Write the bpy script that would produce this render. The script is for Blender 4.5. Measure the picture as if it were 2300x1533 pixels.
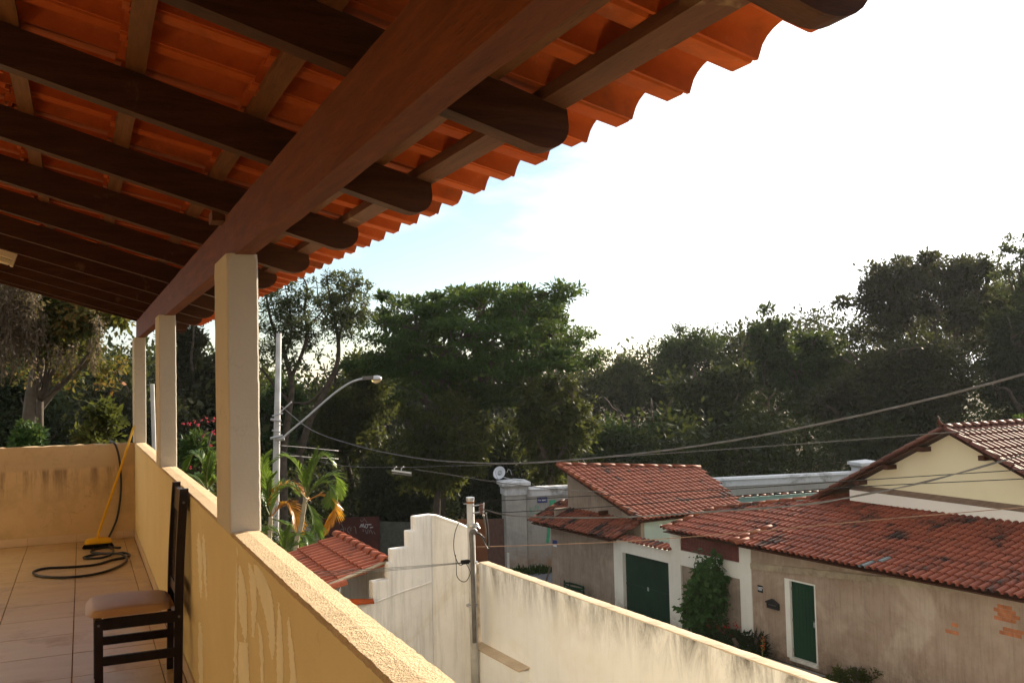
import bpy, math, random
import numpy as np
from mathutils import Matrix, Vector
rnd = random.Random(7)
for o in list(bpy.data.objects): bpy.data.objects.remove(o)
SC = bpy.context.scene
COL = SC.collection

# ------------------------------------------------------------------ camera
PW, PH = 2300, 1533
PCX, PCY = 1150.0, 766.5
V1 = (184.0, 884.0); V2 = (5803.0, 745.0)      # vanishing points: along the parapet (+Y), across it (+X)
FPX = math.sqrt(-((V1[0]-PCX)*(V2[0]-PCX)+(V1[1]-PCY)*(V2[1]-PCY)))
def _cd(p):
    v = np.array([p[0]-PCX, -(p[1]-PCY), -FPX]); return v/np.linalg.norm(v)
_Y = _cd(V1); _X = _cd(V2); _Z = np.cross(_X, _Y); _Z /= np.linalg.norm(_Z); _X = np.cross(_Y, _Z)
R = np.array([_X, _Y, _Z])
CAM = np.array([0.0, 0.0, 1.65])
cam_d = bpy.data.cameras.new('camera'); cam = bpy.data.objects.new('camera', cam_d); COL.objects.link(cam)
cam_d.sensor_fit = 'HORIZONTAL'; cam_d.sensor_width = 36.0; cam_d.lens = FPX/PW*36.0
cam_d.clip_start = 0.05; cam_d.clip_end = 6000
m4 = np.eye(4); m4[:3, :3] = R; m4[:3, 3] = CAM
cam.matrix_world = Matrix(m4.tolist())
SC.camera = cam

# ------------------------------------------------------------------ sky, sun, exposure
SUN_AZ = 62.0       # degrees from +Y towards +X
SUN_EL = 19.0
HAZE = 0.00011
VEIL0, VEIL1, CLEAR = 2.9, 9.0, 0.64
w = bpy.data.worlds.new('World'); SC.world = w; w.use_nodes = True
nt = w.node_tree; nt.nodes.clear()
_o = nt.nodes.new('ShaderNodeOutputWorld'); _b = nt.nodes.new('ShaderNodeBackground')
_s = nt.nodes.new('ShaderNodeTexSky'); _s.sky_type = 'NISHITA'; _s.sun_disc = False
_s.sun_elevation = math.radians(SUN_EL); _s.sun_rotation = math.radians(SUN_AZ)
_s.air_density = 1.15; _s.dust_density = 0.7; _s.ozone_density = 2.2; _s.altitude = 800
_b.inputs['Strength'].default_value = 0.095
# thin bright cloud veil over most of the sky, brighter towards the sun, with one blue opening low in the west-north-west
_a0 = math.radians(SUN_AZ); _e0 = math.radians(SUN_EL)
SUNV = (math.sin(_a0)*math.cos(_e0), math.cos(_a0)*math.cos(_e0), math.sin(_e0))
def _wn(ty, **kw):
    n_ = nt.nodes.new(ty)
    for k_, v_ in kw.items(): setattr(n_, k_, v_)
    return n_
_tc = _wn('ShaderNodeTexCoord')
def _dot(vec):
    d_ = _wn('ShaderNodeVectorMath', operation='DOT_PRODUCT'); nt.links.new(_tc.outputs['Generated'], d_.inputs[0]); d_.inputs[1].default_value = vec; return d_.outputs['Value']
def _m(op, a, b, clamp=False):
    n_ = _wn('ShaderNodeMath', operation=op, use_clamp=clamp)
    for i_, x_ in ((0, a), (1, b)):
        if hasattr(x_, 'links'): nt.links.new(x_, n_.inputs[i_])
        else: n_.inputs[i_].default_value = x_
    return n_.outputs[0]
_gv = R @ _cd((860, 640))
_mp = _wn('ShaderNodeMapping'); _mp.inputs['Scale'].default_value = (1, 1, 3.2); nt.links.new(_tc.outputs['Generated'], _mp.inputs[0])
_nz = _wn('ShaderNodeTexNoise'); _nz.inputs['Scale'].default_value = 4.5; _nz.inputs['Detail'].default_value = 7; _nz.inputs['Roughness'].default_value = .55
nt.links.new(_mp.outputs[0], _nz.inputs['Vector'])
_gap = _m('SUBTRACT', 1.0, _dot(tuple(float(c) for c in _gv)))
_cov = _m('ADD', _m('MULTIPLY', _gap, 11.0), _m('MULTIPLY', _m('SUBTRACT', _nz.outputs['Fac'], .5), 2.2))
_cov = _m('ADD', _m('MULTIPLY', _m('ADD', _cov, -.08, True), .86), .11)
_glow = _m('ADD', VEIL0, _m('MULTIPLY', _m('POWER', _m('MAXIMUM', _dot(SUNV), 0.0), 3.0), VEIL1))
_vc = _wn('ShaderNodeVectorMath', operation='SCALE'); _vc.inputs[0].default_value = (.985, .99, 1.0); nt.links.new(_glow, _vc.inputs['Scale'])
_mx = _wn('ShaderNodeMix', data_type='RGBA'); nt.links.new(_cov, _mx.inputs[0]); nt.links.new(_vc.outputs[0], _mx.inputs[7])
_sk = _wn('ShaderNodeVectorMath', operation='SCALE'); _sk.inputs['Scale'].default_value = CLEAR; nt.links.new(_s.outputs[0], _sk.inputs[0])
nt.links.new(_sk.outputs[0], _mx.inputs[6])
nt.links.new(_mx.outputs[2], _b.inputs[0]); nt.links.new(_b.outputs[0], _o.inputs[0])
sd = bpy.data.lights.new('sun', 'SUN'); sun = bpy.data.objects.new('sun', sd); COL.objects.link(sun)
sd.energy = 5.0; sd.angle = math.radians(0.6); sd.color = (1.0, 0.86, 0.66)
_a = math.radians(SUN_AZ); _e = math.radians(SUN_EL)
SUND = Vector((math.sin(_a)*math.cos(_e), math.cos(_a)*math.cos(_e), math.sin(_e)))
sun.rotation_euler = (-SUND).to_track_quat('-Z', 'Y').to_euler()
sun.location = (30, 20, 30)
SC.view_settings.view_transform = 'Standard'; SC.view_settings.look = 'None'
SC.view_settings.gamma = 1.0; SC.view_settings.use_curve_mapping = False
SC.view_settings.exposure = 1.40
SC.render.engine = 'CYCLES'
SC.cycles.use_denoising = True
SC.cycles.max_bounces = 7; SC.cycles.diffuse_bounces = 5; SC.cycles.transmission_bounces = 4
SC.cycles.transparent_max_bounces = 4; SC.cycles.sample_clamp_indirect = 6.0
SC.cycles.caustics_reflective = False; SC.cycles.caustics_refractive = False

# ------------------------------------------------------------------ photo pixel -> place
def ray(px, py): return R @ _cd((px, py))
def atz(px, py, z): d = ray(px, py); return CAM + d*((z-CAM[2])/d[2])
def aty(px, py, y): d = ray(px, py); return CAM + d*((y-CAM[1])/d[1])
def atx(px, py, x): d = ray(px, py); return CAM + d*((x-CAM[0])/d[0])
def atd(px, py, dep): return CAM + R @ (np.array([px-PCX, -(py-PCY), -FPX])/FPX*dep)
def atp(px, py, P, n):
    n = np.array(n, float); d = ray(px, py); return CAM + d*(((np.array(P)-CAM) @ n)/(d @ n))

# ------------------------------------------------------------------ mesh helpers
def V3(*a): return np.array(a, float)
def unit(v): v = np.array(v, float); return v/np.linalg.norm(v)
class MB:
    def __init__(s): s.v = []; s.f = []
    def add(s, vs, fs):
        b = len(s.v); s.v += [tuple(map(float, p)) for p in vs]; s.f += [tuple(i+b for i in f) for f in fs]; return s
    def box(s, lo, hi, M=None):
        x0, y0, z0 = lo; x1, y1, z1 = hi
        vs = [(x0,y0,z0),(x1,y0,z0),(x1,y1,z0),(x0,y1,z0),(x0,y0,z1),(x1,y0,z1),(x1,y1,z1),(x0,y1,z1)]
        if M is not None: vs = [M(p) for p in vs]
        return s.add(vs, [(3,2,1,0),(4,5,6,7),(0,1,5,4),(1,2,6,5),(2,3,7,6),(3,0,4,7)])
    def bevbox(s, lo, hi, b=0.01, M=None):
        (x0,y0,z0),(x1,y1,z1) = lo, hi
        vs = []
        for z, k in ((z0,b),(z0+b,0),(z1-b,0),(z1,b)):
            vs += [(x0+k+(0 if k else 0),y0+k,z),(x1-k,y0+k,z),(x1-k,y1-k,z),(x0+k,y1-k,z)]
        if M is not None: vs = [M(p) for p in vs]
        fs = [(3,2,1,0),(12,13,14,15)]
        for r in range(3):
            for i in range(4):
                a = r*4+i; c = r*4+(i+1) % 4; fs.append((a,c,c+4,a+4))
        return s.add(vs, fs)
    def prism(s, poly, off):              # polygon (3D points), extruded by off
        n = len(poly); off = np.array(off); vs = [np.array(p) for p in poly]+[np.array(p)+off for p in poly]
        fs = [tuple(range(n))[::-1], tuple(range(n, 2*n))]
        fs += [(i, (i+1) % n, (i+1) % n+n, i+n) for i in range(n)]
        return s.add(vs, fs)
    def tube(s, pts, rad, seg=8, cap=True):
        pts = [np.array(p, float) for p in pts]; n = len(pts)
        if not hasattr(rad, '__len__'): rad = [rad]*n
        t0 = unit(pts[1]-pts[0]); up = V3(0,0,1) if abs(t0[2]) < .9 else V3(1,0,0)
        u_ = unit(np.cross(t0, up)); vs = []
        for i in range(n):
            t = unit(pts[min(i+1,n-1)]-pts[max(i-1,0)]); u_ = unit(u_-t*(u_ @ t)); w_ = np.cross(t, u_)
            for k in range(seg):
                a = 2*math.pi*k/seg; vs.append(pts[i]+(u_*math.cos(a)+w_*math.sin(a))*rad[i])
        fs = [(i*seg+k, i*seg+(k+1) % seg, (i+1)*seg+(k+1) % seg, (i+1)*seg+k) for i in range(n-1) for k in range(seg)]
        if cap: fs += [tuple(range(seg))[::-1], tuple(range((n-1)*seg, n*seg))]
        return s.add(vs, fs)
    def mesh(s, name, smooth=False):
        me = bpy.data.meshes.new(name); me.from_pydata(s.v, [], s.f); me.update()
        if smooth: me.polygons.foreach_set('use_smooth', [True]*len(me.polygons))
        return me
    def build(s, name, mat, parent=None, smooth=False):
        return obj(name, s.mesh(name, smooth), mat, parent)
def obj(name, me, mat=None, parent=None, M=None):
    o = bpy.data.objects.new(name, me); COL.objects.link(o)
    if mat is not None and me is not None and len(me.materials) == 0: me.materials.append(mat)
    if parent is not None:
        o.parent = parent
        o.matrix_parent_inverse = Matrix.Translation(parent.location).inverted()
    if M is not None: o.matrix_world = M if parent is None else M
    return o
def tag(o, label=None, cat=None, group=None, kind=None):
    if label: o['label'] = label
    if cat: o['category'] = cat
    if group: o['group'] = group
    if kind: o['kind'] = kind
    return o
def thing(name, label, cat, loc=(0,0,0), group=None):
    o = bpy.data.objects.new(name, None); COL.objects.link(o); o.location = tuple(float(c) for c in loc)
    o.empty_display_size = .2
    return tag(o, label, cat, group)
def struct(o): o['kind'] = 'structure'; return o
def spline(pts, n=8):
    P = [np.array(p, float) for p in pts]; P = [2*P[0]-P[1]]+P+[2*P[-1]-P[-2]]; out = []
    for i in range(1, len(P)-2):
        for k in range(n):
            t = k/n; a, b, c, d = P[i-1:i+3]
            out.append(.5*((2*b)+(c-a)*t+(2*a-5*b+4*c-d)*t*t+(3*b-a-3*c+d)*t**3))
    out.append(P[-2]); return out

# ------------------------------------------------------------------ material helpers
class NB:
    def __init__(s, name):
        s.m = bpy.data.materials.new(name); s.m.use_nodes = True; s.t = s.m.node_tree; s.t.nodes.clear()
        s.out = s.n('ShaderNodeOutputMaterial')
    def n(s, ty, **kw):
        nd = s.t.nodes.new(ty)
        for k, v in kw.items():
            if k.startswith('i_'):
                nd.inputs[k[2:].replace('_', ' ')].default_value = v
            else: setattr(nd, k, v)
        return nd
    def l(s, a, b): s.t.links.new(a, b)
    def pos(s, scale=(1,1,1), rot=(0,0,0), obj=False):
        if obj: g = s.n('ShaderNodeTexCoord').outputs['Object']
        else: g = s.n('ShaderNodeNewGeometry').outputs['Position']
        mp = s.n('ShaderNodeMapping'); mp.inputs['Scale'].default_value = scale; mp.inputs['Rotation'].default_value = rot
        s.l(g, mp.inputs[0]); return mp.outputs[0]
    def noise(s, vec, scale, detail=4, rough=.55, dist=0):
        t = s.n('ShaderNodeTexNoise'); t.inputs['Scale'].default_value = scale; t.inputs['Detail'].default_value = detail
        t.inputs['Roughness'].default_value = rough; t.inputs['Distortion'].default_value = dist
        s.l(vec, t.inputs['Vector']); return t.outputs['Fac']
    def ramp(s, fac, stops):
        r = s.n('ShaderNodeValToRGB'); e = r.color_ramp.elements
        while len(e) < len(stops): e.new(.5)
        for el, (p, c) in zip(e, stops):
            el.position = p; el.color = (c, c, c, 1) if not hasattr(c, '__len__') else (*c, 1)
        s.l(fac, r.inputs[0]); return r.outputs[0]
    def mix(s, fac, a, b, mode='MIX'):
        m = s.n('ShaderNodeMix'); m.data_type = 'RGBA'; m.blend_type = mode
        for i, x in ((0, fac), (6, a), (7, b)):
            if hasattr(x, 'links'): s.l(x, m.inputs[i])
            elif hasattr(x, '__len__'): m.inputs[i].default_value = (*x, 1)
            else: m.inputs[i].default_value = x if i == 0 else (x, x, x, 1)
        return m.outputs[2]
    def math(s, op, a, b=None, clamp=False):
        m = s.n('ShaderNodeMath'); m.operation = op; m.use_clamp = clamp
        for i, x in ((0, a), (1, b)):
            if x is None: continue
            if hasattr(x, 'links'): s.l(x, m.inputs[i])
            else: m.inputs[i].default_value = x
        return m.outputs[0]
    def sep(s):
        g = s.n('ShaderNodeNewGeometry'); x = s.n('ShaderNodeSeparateXYZ'); s.l(g.outputs['Position'], x.inputs[0]); return x.outputs
    def mrange(s, v, a, b, c=0, d=1):
        m = s.n('ShaderNodeMapRange'); s.l(v, m.inputs[0])
        for i, x in zip((1,2,3,4), (a,b,c,d)): m.inputs[i].default_value = x
        return m.outputs[0]
    def bump(s, h, strength=.4, dist=.01, normal=None):
        b = s.n('ShaderNodeBump'); b.inputs['Strength'].default_value = strength; b.inputs['Distance'].default_value = dist
        s.l(h, b.inputs['Height'])
        if normal is not None: s.l(normal, b.inputs['Normal'])
        return b.outputs[0]
    def done(s, col, rough=.8, normal=None, metal=0, spec=.5):
        p = s.n('ShaderNodeBsdfPrincipled')
        if hasattr(col, 'links'): s.l(col, p.inputs['Base Color'])
        else: p.inputs['Base Color'].default_value = (*col, 1)
        if hasattr(rough, 'links'): s.l(rough, p.inputs['Roughness'])
        else: p.inputs['Roughness'].default_value = rough
        p.inputs['Metallic'].default_value = metal; p.inputs['Specular IOR Level'].default_value = spec
        if normal is not None: s.l(normal, p.inputs['Normal'])
        s.l(p.outputs[0], s.out.inputs[0]); return s.m
def plain(name, col, rough=.6, metal=0, var=.25, vscale=6, bs=0, bscale=80, spec=.28):
    b = NB(name); v = b.pos()
    c = b.mix(b.ramp(b.noise(v, vscale), [(.3, 0.0), (.75, 1.0)]), tuple(x*(1-var) for x in col), tuple(min(1, x*(1+var)) for x in col))
    nm = b.bump(b.noise(v, bscale, 3), bs, .01) if bs else None
    return b.done(c, rough, nm, metal, spec)
MAT = {}
def plaster(name, base, dark, stain=None, grain=140, bs=.5, blotch=1.6, top=None, bottom=None, streak=0.0, sdir='y'):
    """render / painted plaster; top, bottom = (z, reach, colour, amount): dirt that hangs from the top edge or rises from the ground"""
    b = NB(name); v = b.pos()
    c = b.mix(b.ramp(b.noise(v, blotch, 6, .65), [(.32, 0.0), (.72, 1.0)]), base, dark)
    if stain is not None:
        c = b.mix(b.ramp(b.noise(v, .7, 5, .7, .6), [(.52, 0.0), (.66, .75)]), c, stain)
    z = b.sep()[2]
    vs = b.pos((5, 5, .35))
    if streak: c = b.mix(b.math('MULTIPLY', b.ramp(b.noise(vs, 2.4, 5, .7), [(.47, 0.0), (.75, 1.0)]), streak), c, tuple(x*.45 for x in dark))
    for edge, sg in ((top, -1), (bottom, 1)):
        if edge is None: continue
        ez, reach, ec, amt = edge
        f = b.mrange(z, ez, ez+sg*reach, 1, 0)
        n1 = b.noise(b.pos((2.2, 2.2, .55)) if sg < 0 else v, 1.5 if sg < 0 else 3.0, 9, .8, .6)
        f = b.math('MULTIPLY', b.math('POWER', f, 1.9 if sg < 0 else 1.6), b.ramp(n1, [(.40, 0.0), (.64, 1.0)] if sg < 0 else [(.36, 0.0), (.66, 1.0)]))
        c = b.mix(b.math('MULTIPLY', f, amt, True), c, ec)
    h = b.math('ADD', b.noise(v, grain, 3, .6), b.math('MULTIPLY', b.noise(v, 9, 3), 1.5))
    return b.done(c, .9, b.bump(h, bs, .006), spec=.25)

# ------------------------------------------------------------------ materials
def wood(name, c1, c2, stretch, rough=.42, worn=None, wamt=.85, wlo=.58):
    b = NB(name); v = b.pos(stretch)
    n1 = b.noise(v, 3.2, 6, .6, .8); n2 = b.noise(b.pos(tuple(x*4 for x in stretch)), 6, 4, .6)
    c = b.mix(b.ramp(n1, [(.35, 0.0), (.68, 1.0)]), c1, c2)
    c = b.mix(b.math('MULTIPLY', b.ramp(n2, [(.55, 0.0), (.7, 1.0)]), .55), c, tuple(x*.4 for x in c1))
    if worn is not None:
        c = b.mix(b.ramp(b.noise(b.pos((2.2, 2.2, 2.2)), 1.5, 5, .7, .4), [(wlo, 0.0), (wlo+.06, wamt)]), c, worn)
    return b.done(c, rough, b.bump(b.math('ADD', n1, b.math('MULTIPLY', n2, .6)), .35, .004), spec=.22)
MAT['rafter'] = wood('dark_stained_rafter_wood', (.040, .014, .006), (.075, .027, .010), (1.0, 9, 9), .6, (.15, .085, .05), .55, .64)
MAT['beam'] = wood('brown_beam_wood', (.115, .029, .006), (.19, .050, .010), (9, .8, 9), .62, (.16, .085, .04), .35, .64)
MAT['batten'] = wood('batten_wood', (.10, .036, .012), (.17, .066, .022), (10, .9, 10), .6)
MAT['eave_batten'] = wood('weathered_batten_wood', (.075, .030, .016), (.12, .050, .026), (10, .9, 10), .6, (.22, .14, .075))
MAT['chair_wood'] = wood('espresso_lacquered_wood', (.012, .007, .006), (.022, .012, .009), (6, 6, 1.2), .22)

def clay(name, c_hi, c_lo, c_dark, dark_lo, dark_hi, rough=.6, sc=1.2):
    b = NB(name)
    oi = b.n('ShaderNodeObjectInfo'); g = b.n('ShaderNodeNewGeometry')
    rr = b.math('FRACT', b.math('ADD', oi.outputs['Random'], g.outputs['Random Per Island']))
    v = b.pos()
    c = b.mix(rr, c_lo, c_hi)
    c = b.mix(b.math('MULTIPLY', b.ramp(b.noise(v, 14, 5, .7), [(.4, 0.0), (.75, 1.0)]), .45), c, tuple(x*.62 for x in c_lo))
    n = b.noise(v, sc, 6, .72, .3)
    n = b.math('ADD', n, b.math('MULTIPLY', b.math('SUBTRACT', rr, .5), .13))
    d = b.ramp(n, [(dark_lo, 0.0), (dark_hi, 1.0)])
    c = b.mix(d, c, c_dark)
    c = b.mix(b.math('MULTIPLY', b.ramp(b.noise(v, 23, 6, .8, .5), [(.60, 0.0), (.74, 1.0)]), .30), c, (.46, .30, .22))
    return b.done(c, rough, b.bump(b.noise(v, 60, 4, .6), .25, .004), spec=.07)
MAT['clay'] = clay('terracotta_roof_tile', (.47, .102, .023), (.34, .064, .015), (.13, .045, .022), .54, .76, .6)
MAT['clay_old'] = clay('weathered_terracotta', (.29, .093, .050), (.19, .058, .036), (.022, .018, .016), .46, .60, .5, .9)
MAT['clay_red'] = clay('red_terracotta', (.31, .090, .050), (.22, .062, .037), (.035, .023, .019), .50, .66, .5, 1.0)
MAT['clay_cap'] = clay('ridge_terracotta', (.28, .09, .045), (.21, .064, .034), (.035, .025, .022), .50, .68, .6, 1.5)
MAT['clay_annex'] = clay('annex_terracotta', (.37, .11, .058), (.27, .075, .042), (.05, .03, .026), .58, .76, .45, 1.2)
MAT['clay_brown'] = clay('glazed_brown_terracotta', (.20, .085, .06), (.13, .055, .042), (.05, .03, .025), .55, .75, .62, 1.2)
MAT['clay_grey'] = plain('replacement_grey_tile', (.13, .15, .15), .5)

# cream render of the terrace walls with pale paint runs on the inner face
def terrace_plaster(name, base, dark, runs=True, wet=False):
    b = NB(name); v = b.pos()
    c = b.mix(b.ramp(b.noise(v, 1.3, 6, .65), [(.3, 0.0), (.75, 1.0)]), base, dark)
    x, y, z = b.sep()
    if runs:
        vs = b.pos((1, 6.0, .62)); n = b.noise(vs, 1.5, 3, .5, .25)
        f = b.ramp(n, [(.555, 0.0), (.575, 1.0)])
        zone = b.math('MULTIPLY', b.mrange(y, 2.6, 3.0), b.mrange(y, 6.2, 5.6))
        zone = b.math('MULTIPLY', zone, b.mrange(z, 1.0, .93))
        c = b.mix(b.math('MULTIPLY', f, b.math('MULTIPLY', zone, .62)), c, (.86, .76, .56))
        n2 = b.noise(b.pos((1, 3.0, .25)), 2.2, 4, .6)
        c = b.mix(b.math('MULTIPLY', b.ramp(n2, [(.5, 0.0), (.75, 1.0)]), .35), c, tuple(q*.62 for q in dark))
    if wet:
        vs = b.pos((6, 1, .5)); n = b.noise(vs, 1.6, 5, .7)
        zone = b.math('MULTIPLY', b.mrange(z, .84, .80), b.mrange(z, .45, .78))
        c = b.mix(b.math('MULTIPLY', b.math('MULTIPLY', zone, b.ramp(n, [(.46, 0.0), (.6, 1.0)])), .7), c, (.16, .10, .055))
        band = b.math('MULTIPLY', b.mrange(z, .80, .83), b.mrange(z, 1.03, .9, .45, 1))
        c = b.mix(b.math('MULTIPLY', band, .38), c, (.42, .32, .22))
        c = b.mix(b.math('MULTIPLY', b.ramp(b.noise(v, 2.6, 6, .7), [(.5, 0.0), (.7, 1.0)]), .3), c, (.27, .18, .10))
    vo = b.n('ShaderNodeTexVoronoi'); vo.feature = 'DISTANCE_TO_EDGE'; vo.inputs['Scale'].default_value = 1.1
    wv_ = b.n('ShaderNodeVectorMath'); wv_.operation = 'ADD'; nn = b.n('ShaderNodeTexNoise'); nn.inputs['Scale'].default_value = 3.5; nn.inputs['Detail'].default_value = 5
    b.l(v, nn.inputs['Vector']); b.l(v, wv_.inputs[0]); b.l(nn.outputs['Color'], wv_.inputs[1]); b.l(wv_.outputs[0], vo.inputs['Vector'])
    crk = b.math('MULTIPLY', b.ramp(vo.outputs['Distance'], [(0.0, 1.0), (.006, 0.0)]), b.ramp(b.noise(v, .9, 3), [(.5, 0.0), (.62, .6)]))
    c = b.mix(crk, c, tuple(q*.35 for q in dark))
    h = b.math('ADD', b.noise(v, 90, 4, .65), b.math('MULTIPLY', b.noise(v, 12, 3), 1.2))
    return b.done(c, .88, b.bump(h, .35, .006), spec=.25)
MAT['parapet'] = terrace_plaster('ochre_parapet_render', (.80, .66, .37), (.71, .57, .30), False)
MAT['end_wall'] = terrace_plaster('stained_end_wall_render', (.68, .50, .28), (.57, .41, .22), False, True)
MAT['column'] = terrace_plaster('column_render', (.60, .55, .46), (.52, .47, .38), False)
def rough_top(name, c1, c2):
    b = NB(name); v = b.pos()
    n = b.noise(v, 150, 3, .65); c = b.mix(b.ramp(n, [(.35, 0.0), (.65, 1.0)]), c1, c2)
    c = b.mix(b.math('MULTIPLY', b.ramp(b.noise(v, 2.5, 5, .7), [(.45, 0.0), (.8, 1.0)]), .4), c, tuple(x*.62 for x in c1))
    return b.done(c, .95, b.bump(n, .8, .007), spec=.15)
MAT['parapet_top'] = rough_top('rough_cast_parapet_top', (.62, .46, .27), (.74, .58, .37))
def floor_tile_mat():
    b = NB('glossy_beige_floor_tile'); v = b.pos((1, 3.4, 1))
    c = b.mix(b.ramp(b.noise(v, 1.6, 6, .65, .7), [(.3, 0.0), (.72, 1.0)]), (.59, .40, .175), (.67, .48, .23))
    dirt = b.ramp(b.noise(b.pos(), 2.2, 6, .75), [(.52, 0.0), (.72, 1.0)])
    c = b.mix(b.math('MULTIPLY', dirt, .5), c, (.34, .22, .13))
    return b.done(c, b.mix(dirt, .30, .5), None, spec=.22)
MAT['floor_tile'] = floor_tile_mat()
MAT['skirt'] = plain('cream_skirting_tile', (.66, .50, .33), .3, var=.08)
MAT['grout'] = plain('brown_grout', (.33, .21, .11), .9)
MAT['rear_wall'] = plaster('ochre_rear_wall', (.80, .69, .46), (.72, .61, .40))
MAT['house_wall'] = plaster('pale_house_wall', (.70, .64, .54), (.62, .56, .46))
MAT['ceiling_white'] = plain('cream_lamp_housing', (.75, .66, .48), .4, var=.05)

# outside
MAT['boundary'] = plaster('cream_boundary_wall', (.85, .845, .82), (.78, .77, .73), (.76, .73, .65), 120, .35, 1.1,
                          top=(-1.10, .75, (.085, .07, .055), 1.0), streak=.08)
MAT['boundary_top'] = plaster('boundary_wall_cap', (.58, .46, .32), (.42, .32, .21), None, 90, .6, 3)
MAT['stepped'] = plaster('stepped_wall_render', (.82, .81, .79), (.68, .67, .64), (.62, .57, .48), 120, .4, 1.3, streak=.5)
MAT['recess_shade'] = plain('recess_shade_render', (.36, .30, .23), .9, var=.5, bs=.6)  # darker wall tone, the shade inside the recess put into its colour
MAT['house_brown'] = plaster('bare_brown_render', (.40, .30, .22), (.27, .185, .125), (.48, .38, .28), 60, .8, 1.3,
                             bottom=(-6.1, 1.3, (.055, .032, .02), 1.0), streak=.35)
MAT['house_brown2'] = plaster('grey_brown_render', (.34, .27, .21), (.23, .175, .13), (.41, .33, .26), 60, .8, 1.2, streak=.4,
                              bottom=(-6.3, .9, (.08, .05, .035), .8))
MAT['ledge'] = plaster('weathered_ledge', (.40, .32, .22), (.22, .17, .11), (.46, .38, .25), 40, 1.0, 4)
MAT['white_paint'] = plaster('white_lime_paint', (.76, .74, .66), (.70, .67, .58), None, 120, .25, 1.2, streak=.12, bottom=(-6.1, .7, (.20, .15, .11), .9))
MAT['mint'] = plaster('mint_wall', (.42, .52, .47), (.36, .45, .41), (.24, .25, .19), 80, .3, 1)
MAT['yellow_wall'] = plaster('pale_yellow_wall', (.78, .72, .50), (.74, .67, .45), None, 90, .2, .8)
MAT['slab_white'] = plaster('white_slab_edge', (.78, .75, .68), (.72, .69, .62), None, 90, .2, .8)
MAT['slab_brown'] = plain('brown_slab_top', (.20, .13, .09), .8)
MAT['far_wall'] = plaster('grey_boundary_wall', (.40, .39, .37), (.33, .32, .30), (.27, .27, .26), 40, .3, .6,
                          bottom=(-6.2, 1.0, (.33, .19, .10), .9), streak=.3)
MAT['far_white'] = plaster('whitewashed_coping', (.66, .68, .72), (.55, .57, .60), (.16, .15, .14), 30, .4, 2)
MAT['brick'] = plain('exposed_orange_brick', (.40, .145, .06), .9, var=.3, bs=.5)
MAT['green_door'] = plain('dark_green_sheet_metal', (.006, .036, .014), .6, var=.25, vscale=1.2)
MAT['green_gate'] = plain('dark_green_gate_metal', (.005, .030, .013), .6, var=.25, vscale=1.2)
MAT['lattice'] = plain('red_brown_cobogo', (.15, .045, .035), .8)
MAT['black_box'] = plain('black_letterbox', (.02, .018, .017), .45)
MAT['white_num'] = plain('white_enamel', (.75, .75, .78), .5, var=.05)
MAT['blue_sign'] = plain('blue_enamel', (.02, .045, .19), .4, var=.15)
MAT['maroon'] = plain('maroon_sheet_metal', (.075, .018, .014), .6, var=.35, vscale=1.5)
MAT['rust'] = plain('rusty_panel', (.20, .075, .030), .85, var=.3, vscale=1.2)
MAT['rust_brown'] = plain('brown_panel', (.125, .065, .05), .8, var=.2)
MAT['panel_grey'] = plain('grey_green_panel', (.085, .09, .075), .85, var=.25)
MAT['chalk'] = plain('grey_graffiti_paint', (.20, .18, .17), .8, var=.1)
MAT['chalk_white'] = plain('white_graffiti_paint', (.48, .48, .52), .8, var=.1)
MAT['green_spray'] = plain('green_spray_paint', (.06, .36, .20), .8, var=.15)
MAT['asphalt'] = plain('asphalt', (.105, .11, .125), .9, var=.15, vscale=3, bs=.5)
MAT['pave'] = plain('concrete_pavement', (.22, .205, .185), .9, var=.25, vscale=1.5, bs=.4)
MAT['kerb'] = plain('concrete_kerb', (.28, .26, .235), .9, var=.2)
def ground_mat():
    b = NB('dry_earth_and_grass'); v = b.pos()
    c = b.mix(b.ramp(b.noise(v, .35, 6, .7), [(.42, 0.0), (.58, 1.0)]), (.14, .085, .05), (.040, .058, .020))
    c = b.mix(b.math('MULTIPLY', b.noise(v, 9, 4), .5), c, (.03, .035, .015))
    return b.done(c, .95, b.bump(b.noise(v, 14, 4), .6, .05), spec=.1)
MAT['ground'] = ground_mat()
MAT['galv'] = plain('weathered_concrete_pole', (.50, .49, .46), .75, var=.18, vscale=5, bs=.3)
MAT['pole_white'] = plain('whitewashed_pole', (.46, .455, .44), .7, var=.2, vscale=4)
MAT['pvc'] = plain('grey_conduit', (.13, .12, .11), .5)
MAT['steel'] = plain('galvanised_steel', (.42, .43, .44), .42, .6, .15)
MAT['lamp_metal'] = plain('brushed_lamp_metal', (.55, .55, .55), .35, .7, .1)
MAT['porcelain'] = plain('brown_porcelain', (.16, .07, .05), .3)
MAT['cable'] = plain('aluminium_cable', (.11, .105, .10), .38, .35, .3)
MAT['cable_black'] = plain('black_cable', (.014, .013, .012), .9)
MAT['cable_orange'] = plain('faded_orange_cable', (.17, .095, .055), .7)
MAT['dish'] = plain('pale_satellite_dish', (.62, .66, .72), .45, var=.05)
MAT['glass'] = None
def lamp_glass():
    b = NB('amber_lamp_glass'); p = b.n('ShaderNodeBsdfPrincipled')
    p.inputs['Base Color'].default_value = (.85, .62, .30, 1); p.inputs['Roughness'].default_value = .25
    p.inputs['Transmission Weight'].default_value = .5
    b.l(p.outputs[0], b.out.inputs[0]); return b.m
MAT['glass'] = lamp_glass()
MAT['hose'] = plain('black_rubber_hose', (.018, .019, .022), .38, var=.1)
MAT['yellow'] = plain('yellow_plastic', (.80, .45, .015), .35, var=.06)
MAT['bristle'] = plain('black_bristles', (.012, .012, .011), .8)
MAT['string'] = plain('pale_string', (.55, .42, .26), .8)
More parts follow.
